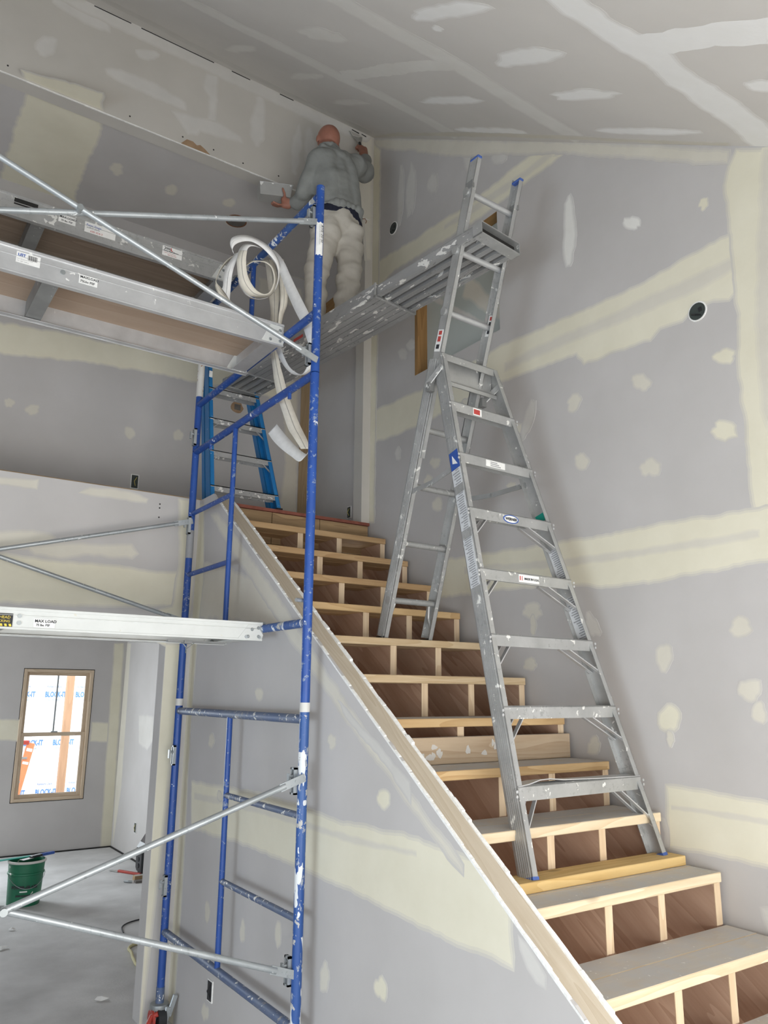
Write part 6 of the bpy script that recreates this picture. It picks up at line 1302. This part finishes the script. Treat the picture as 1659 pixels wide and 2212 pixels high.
for t, l in ((.0, .03), (.03, .02), (.35, .012), (.9, .016)):
    p = Pa + (Pb - Pa) * t - wdir * .002; mb.prism([p, p + px_ * .018, p + px_ * .012 - V3((0, 0, l)), p + px_ * .002 - V3((0, 0, l * .8))], wdir * .002)
mb.build('dried_mud', 'mud_white3', pan)
# taping knife in his right hand
kn = thing('taping_knife', 'taping knife pressed into the ceiling corner by the man\'s right hand', 'knife', tuple(J['haR']))
h0, h1 = J['haR'] - wd * .05 + V3((0, .012, -.0)), V3((2.90, 4.675, 6.165))
mb = MB(); mb.tube([h0, h1], [.014, .012], 10); mb.build('handle', 'black_plastic', kn, smooth=True)
kd = nrm(V3((2.885, 4.722, 6.285)) - h1)
kx = nrm(V3((.62, 0, -.12)) - kd * np.dot(V3((.62, 0, -.12)), kd)); tipc = h1 + kd * .115
kn_n = nrm(np.cross(kd, kx)) * .0012
mb = MB(); mb.prism([h1 - kx * .018, h1 + kx * .018, tipc + kx * .072, tipc - kx * .072], kn_n); mb.build('blade', 'pan_steel', kn)
mb = MB(); mb.prism([tipc - kx * .05 - kd * .05 - kn_n, tipc + kx * .02 - kd * .035 - kn_n, tipc + kx * .06 - kn_n, tipc - kx * .06 - kn_n], -kn_n * 4); mb.build('load_of_mud', 'mud_white2', kn)

# ---------------------------------------------------------------- back room floor: pail, tools, cord
pc = V3((1.545, 7.78, 0))
pail = thing('pail', 'green joint-compound pail on the back room floor', 'bucket', tuple(pc))
mb = MB(); mb.lathe(pc, [(0, .0), (.128, .0), (.132, .006), (.142, .245), (.150, .25), (.150, .262), (.143, .266), (.147, .335), (.153, .338), (.153, .352), (.147, .356), (.141, .352), (.139, .30), (0, .30)], 32); mb.build('bucket', 'pail_green', pail, smooth=True)
mb = MB(); mb.lathe(pc, [(.1535, .340), (.1575, .343), (.1575, .356), (.150, .360), (.146, .356)], 32); mb.build('rim', 'mud_white2', pail, smooth=True, label='plaster-caked pale rim')
mb = MB(); mb.tube([pc + V3((.155 * math.cos(a), .155 * math.sin(a), .255 - .12 * math.sin((a + 2.6) / 1.9 * 1.2) * 0 - .11 * math.sin(math.pi * (a - (-2.9)) / 2.6))) for a in np.linspace(-2.9, -.3, 12)], .0022, 6); mb.build('bail_handle', 'zinc', pail, smooth=True)
# printed words on the pail, wrapped on the wall
def wrap_text(body, size, z, a0, mt):
    cu = bpy.data.curves.new('t', 'FONT'); cu.body = body; cu.size = size; cu.resolution_u = 2; cu.align_x = 'CENTER'; cu.offset = .002
    ob = bpy.data.objects.new('tmp', cu); COL.objects.link(ob); dg = bpy.context.evaluated_depsgraph_get(); me = bpy.data.meshes.new_from_object(ob.evaluated_get(dg)); bpy.data.objects.remove(ob)
    mb = MB(); r = .1405
    mb.add([pc + V3(((r + (z + p.co[1]) * .03 - .004 + .0015) * math.cos(a0 + p.co[0] / r), (r + (z + p.co[1]) * .03 - .004 + .0015) * math.sin(a0 + p.co[0] / r), z + p.co[1])) for p in me.vertices], [tuple(f.vertices) for f in me.polygons])
    mb.build('lettering', mt, pail)
av = math.atan2(-pc[1], -pc[0])
wrap_text('POWER-GLAZE', .032, .145, av, 'ink'); wrap_text('joint compound', .020, .085, av, 'ink')
mb = MB()
for k in range(6):
    a = av - .25 + k * .07; mb.para(pc + V3((.1415 * math.cos(a), .1415 * math.sin(a), .118)), V3((-.0099 * math.sin(a), .0099 * math.cos(a), 0)), V3((.001 * math.cos(a), .001 * math.sin(a), 0)), (0, 0, .010))
mb.build('price_strip', 'white_label', pail)
mb = MB(); mb.bar(pc + V3((-.34, -.02, .366)), pc + V3((.04, .05, .372)), (0, 0, 1), .006, .05)
whole(mb.build('straightedge', 'green_tape'), 'green tool handle lying across the pail rim', 'tool')
kt = thing('putty_knife', 'dark putty knife lying across the top of the pail', 'putty knife', tuple(pc + V3((0, 0, .366))))
mb = MB(); mb.bar(pc + V3((.02, -.03, .376)), pc + V3((.115, .015, .380)), (0, 0, 1), .020, .045); mb.build('handle', 'black_plastic', kt, bevel=.004)
mb = MB(); mb.bar(pc + V3((-.06, -.07, .366)), pc + V3((.03, -.027, .370)), (0, 0, 1), .002, .055); mb.build('blade', 'pan_steel', kt)
mb = MB(); mb.bar(pc + V3((.10, .04, .372)), pc + V3((.24, .10, .374)), (0, 0, 1), .022, .034)
whole(mb.build('hand_tool', 'ink_blue', bevel=.006), 'dark blue tool handle jutting right from the pail', 'tool')
# dark case by the wall, red saw, blocks
cs = thing('speaker_case', 'black rounded case standing by the back room wall', 'case', (2.80, 8.36, 0))
mb = MB(); mb.prism([(2.715, 8.26, .055), (2.73, 8.26, .01), (2.865, 8.26, .01), (2.868, 8.26, .34), (2.80, 8.26, .375), (2.745, 8.26, .29), (2.712, 8.26, .24)], (0, .20, 0)); mb.build('shell', 'black_plastic', cs, bevel=.012)
mb = MB(); mb.prism([(2.714, 8.262, .245), (2.748, 8.262, .295), (2.752, 8.262, .29), (2.72, 8.262, .24)], (0, .19, 0)); mb.build('trim_strip', 'grey_label', cs)
mb = MB(); mb.tube([(2.80, 8.30, .37), (2.80, 8.31, .40), (2.80, 8.41, .40), (2.80, 8.42, .37)], .01, 8); mb.build('handle', 'black_plastic', cs, smooth=True)
for dz in (.08, .14, .20):
    mb = MB(); mb.disc((2.7135, 8.36, dz), (-1, 0, 0), .022, .004, 14); mb.build('dial', 'rubber_black', cs)
for x in (2.75, 2.84):
    mb = MB(); mb.box(x - .012, x + .012, 8.28, 8.44, 0, .012); mb.build('foot', 'rubber_black', cs)
sw = thing('hand_saw', 'red-handled saw lying on the back room floor', 'saw', (2.62, 8.42, 0))
mb = MB(); mb.bar((2.58, 8.56, .012), (2.72, 8.28, .012), (0, 0, 1), .022, .032); mb.build('handle', 'red_handle', sw, bevel=.005)
mb = MB(); mb.bar((2.53, 8.66, .006), (2.585, 8.55, .006), (0, 0, 1), .003, .05); mb.build('blade', 'pan_steel', sw)
mb = MB(); mb.box(2.60, 2.76, 8.08, 8.15, 0, .045); whole(mb.build('wood_block', 'pine_old', bevel=.003), 'brown wood offcut on the floor by the door jamb', 'offcut')
mb = MB(); mb.box(2.58, 2.70, 7.98, 8.05, 0, .02); whole(mb.build('wood_block', 'dirt', bevel=.003), 'flat dark offcut in front of the brown one', 'offcut')
mb = MB(); mb.tube([(2.50, 8.08, .012), (2.53, 8.04, .014), (2.56, 8.03, .008)], .011, 8); whole(mb.build('caulk_nozzle', 'galvanised'), 'small crumpled grey scrap beside the offcuts', 'scrap')
def cord(pts, r, mat, nm, label, catg):
    P = cat(pts, 8); mb = MB(); mb.tube(P, r, 8); whole(mb.build(nm, mat, smooth=True), label, catg)
cord([(2.02, 6.45, .006), (2.06, 6.62, .006), (2.16, 6.72, .006), (2.32, 6.75, .006), (2.6, 6.7, .006)], .005, 'rubber_black', 'power_cord', 'thin black cord on the back room floor', 'cord')
cord([(2.25, 6.10, .01), (2.03, 6.13, .01), (1.945, 6.06, .01), (1.93, 5.95, .01), (1.90, 5.80, .01), (1.90, 5.62, .01), (2.1, 5.4, .01)], .010, 'hose_yellow', 'air_hose', 'looped pale yellow hose on the floor past the door jamb', 'hose')
r7 = random.Random(21)
def scrap(x, y, s_, label):
    mb = MB(); n_ = 7; pts = [(x + s_ * r7.uniform(.6, 1.2) * math.cos(2 * math.pi * i / n_), y + s_ * r7.uniform(.5, 1.1) * math.sin(2 * math.pi * i / n_), .003 + r7.uniform(0, .012)) for i in range(n_)]
    mb.add(pts + [(x, y, .02)], [(i, (i + 1) % n_, n_) for i in range(n_)]); mb.add([(p[0], p[1], .0008) for p in pts], [tuple(range(n_ - 1, -1, -1))])
    whole(mb.build('paper_scrap', 'paper_white'), label, 'scrap')
scrap(1.531, 5.22, .05, 'crumpled pale paper scrap nearest the scaffold foot')
scrap(1.33, 7.0, .03, 'small pale scrap on the floor below the pail')
scrap(1.19, 6.55, .045, 'thin pale scrap at the edge of the floor in view')

for o in bpy.data.objects:
    if '_org' in o: del o['_org']
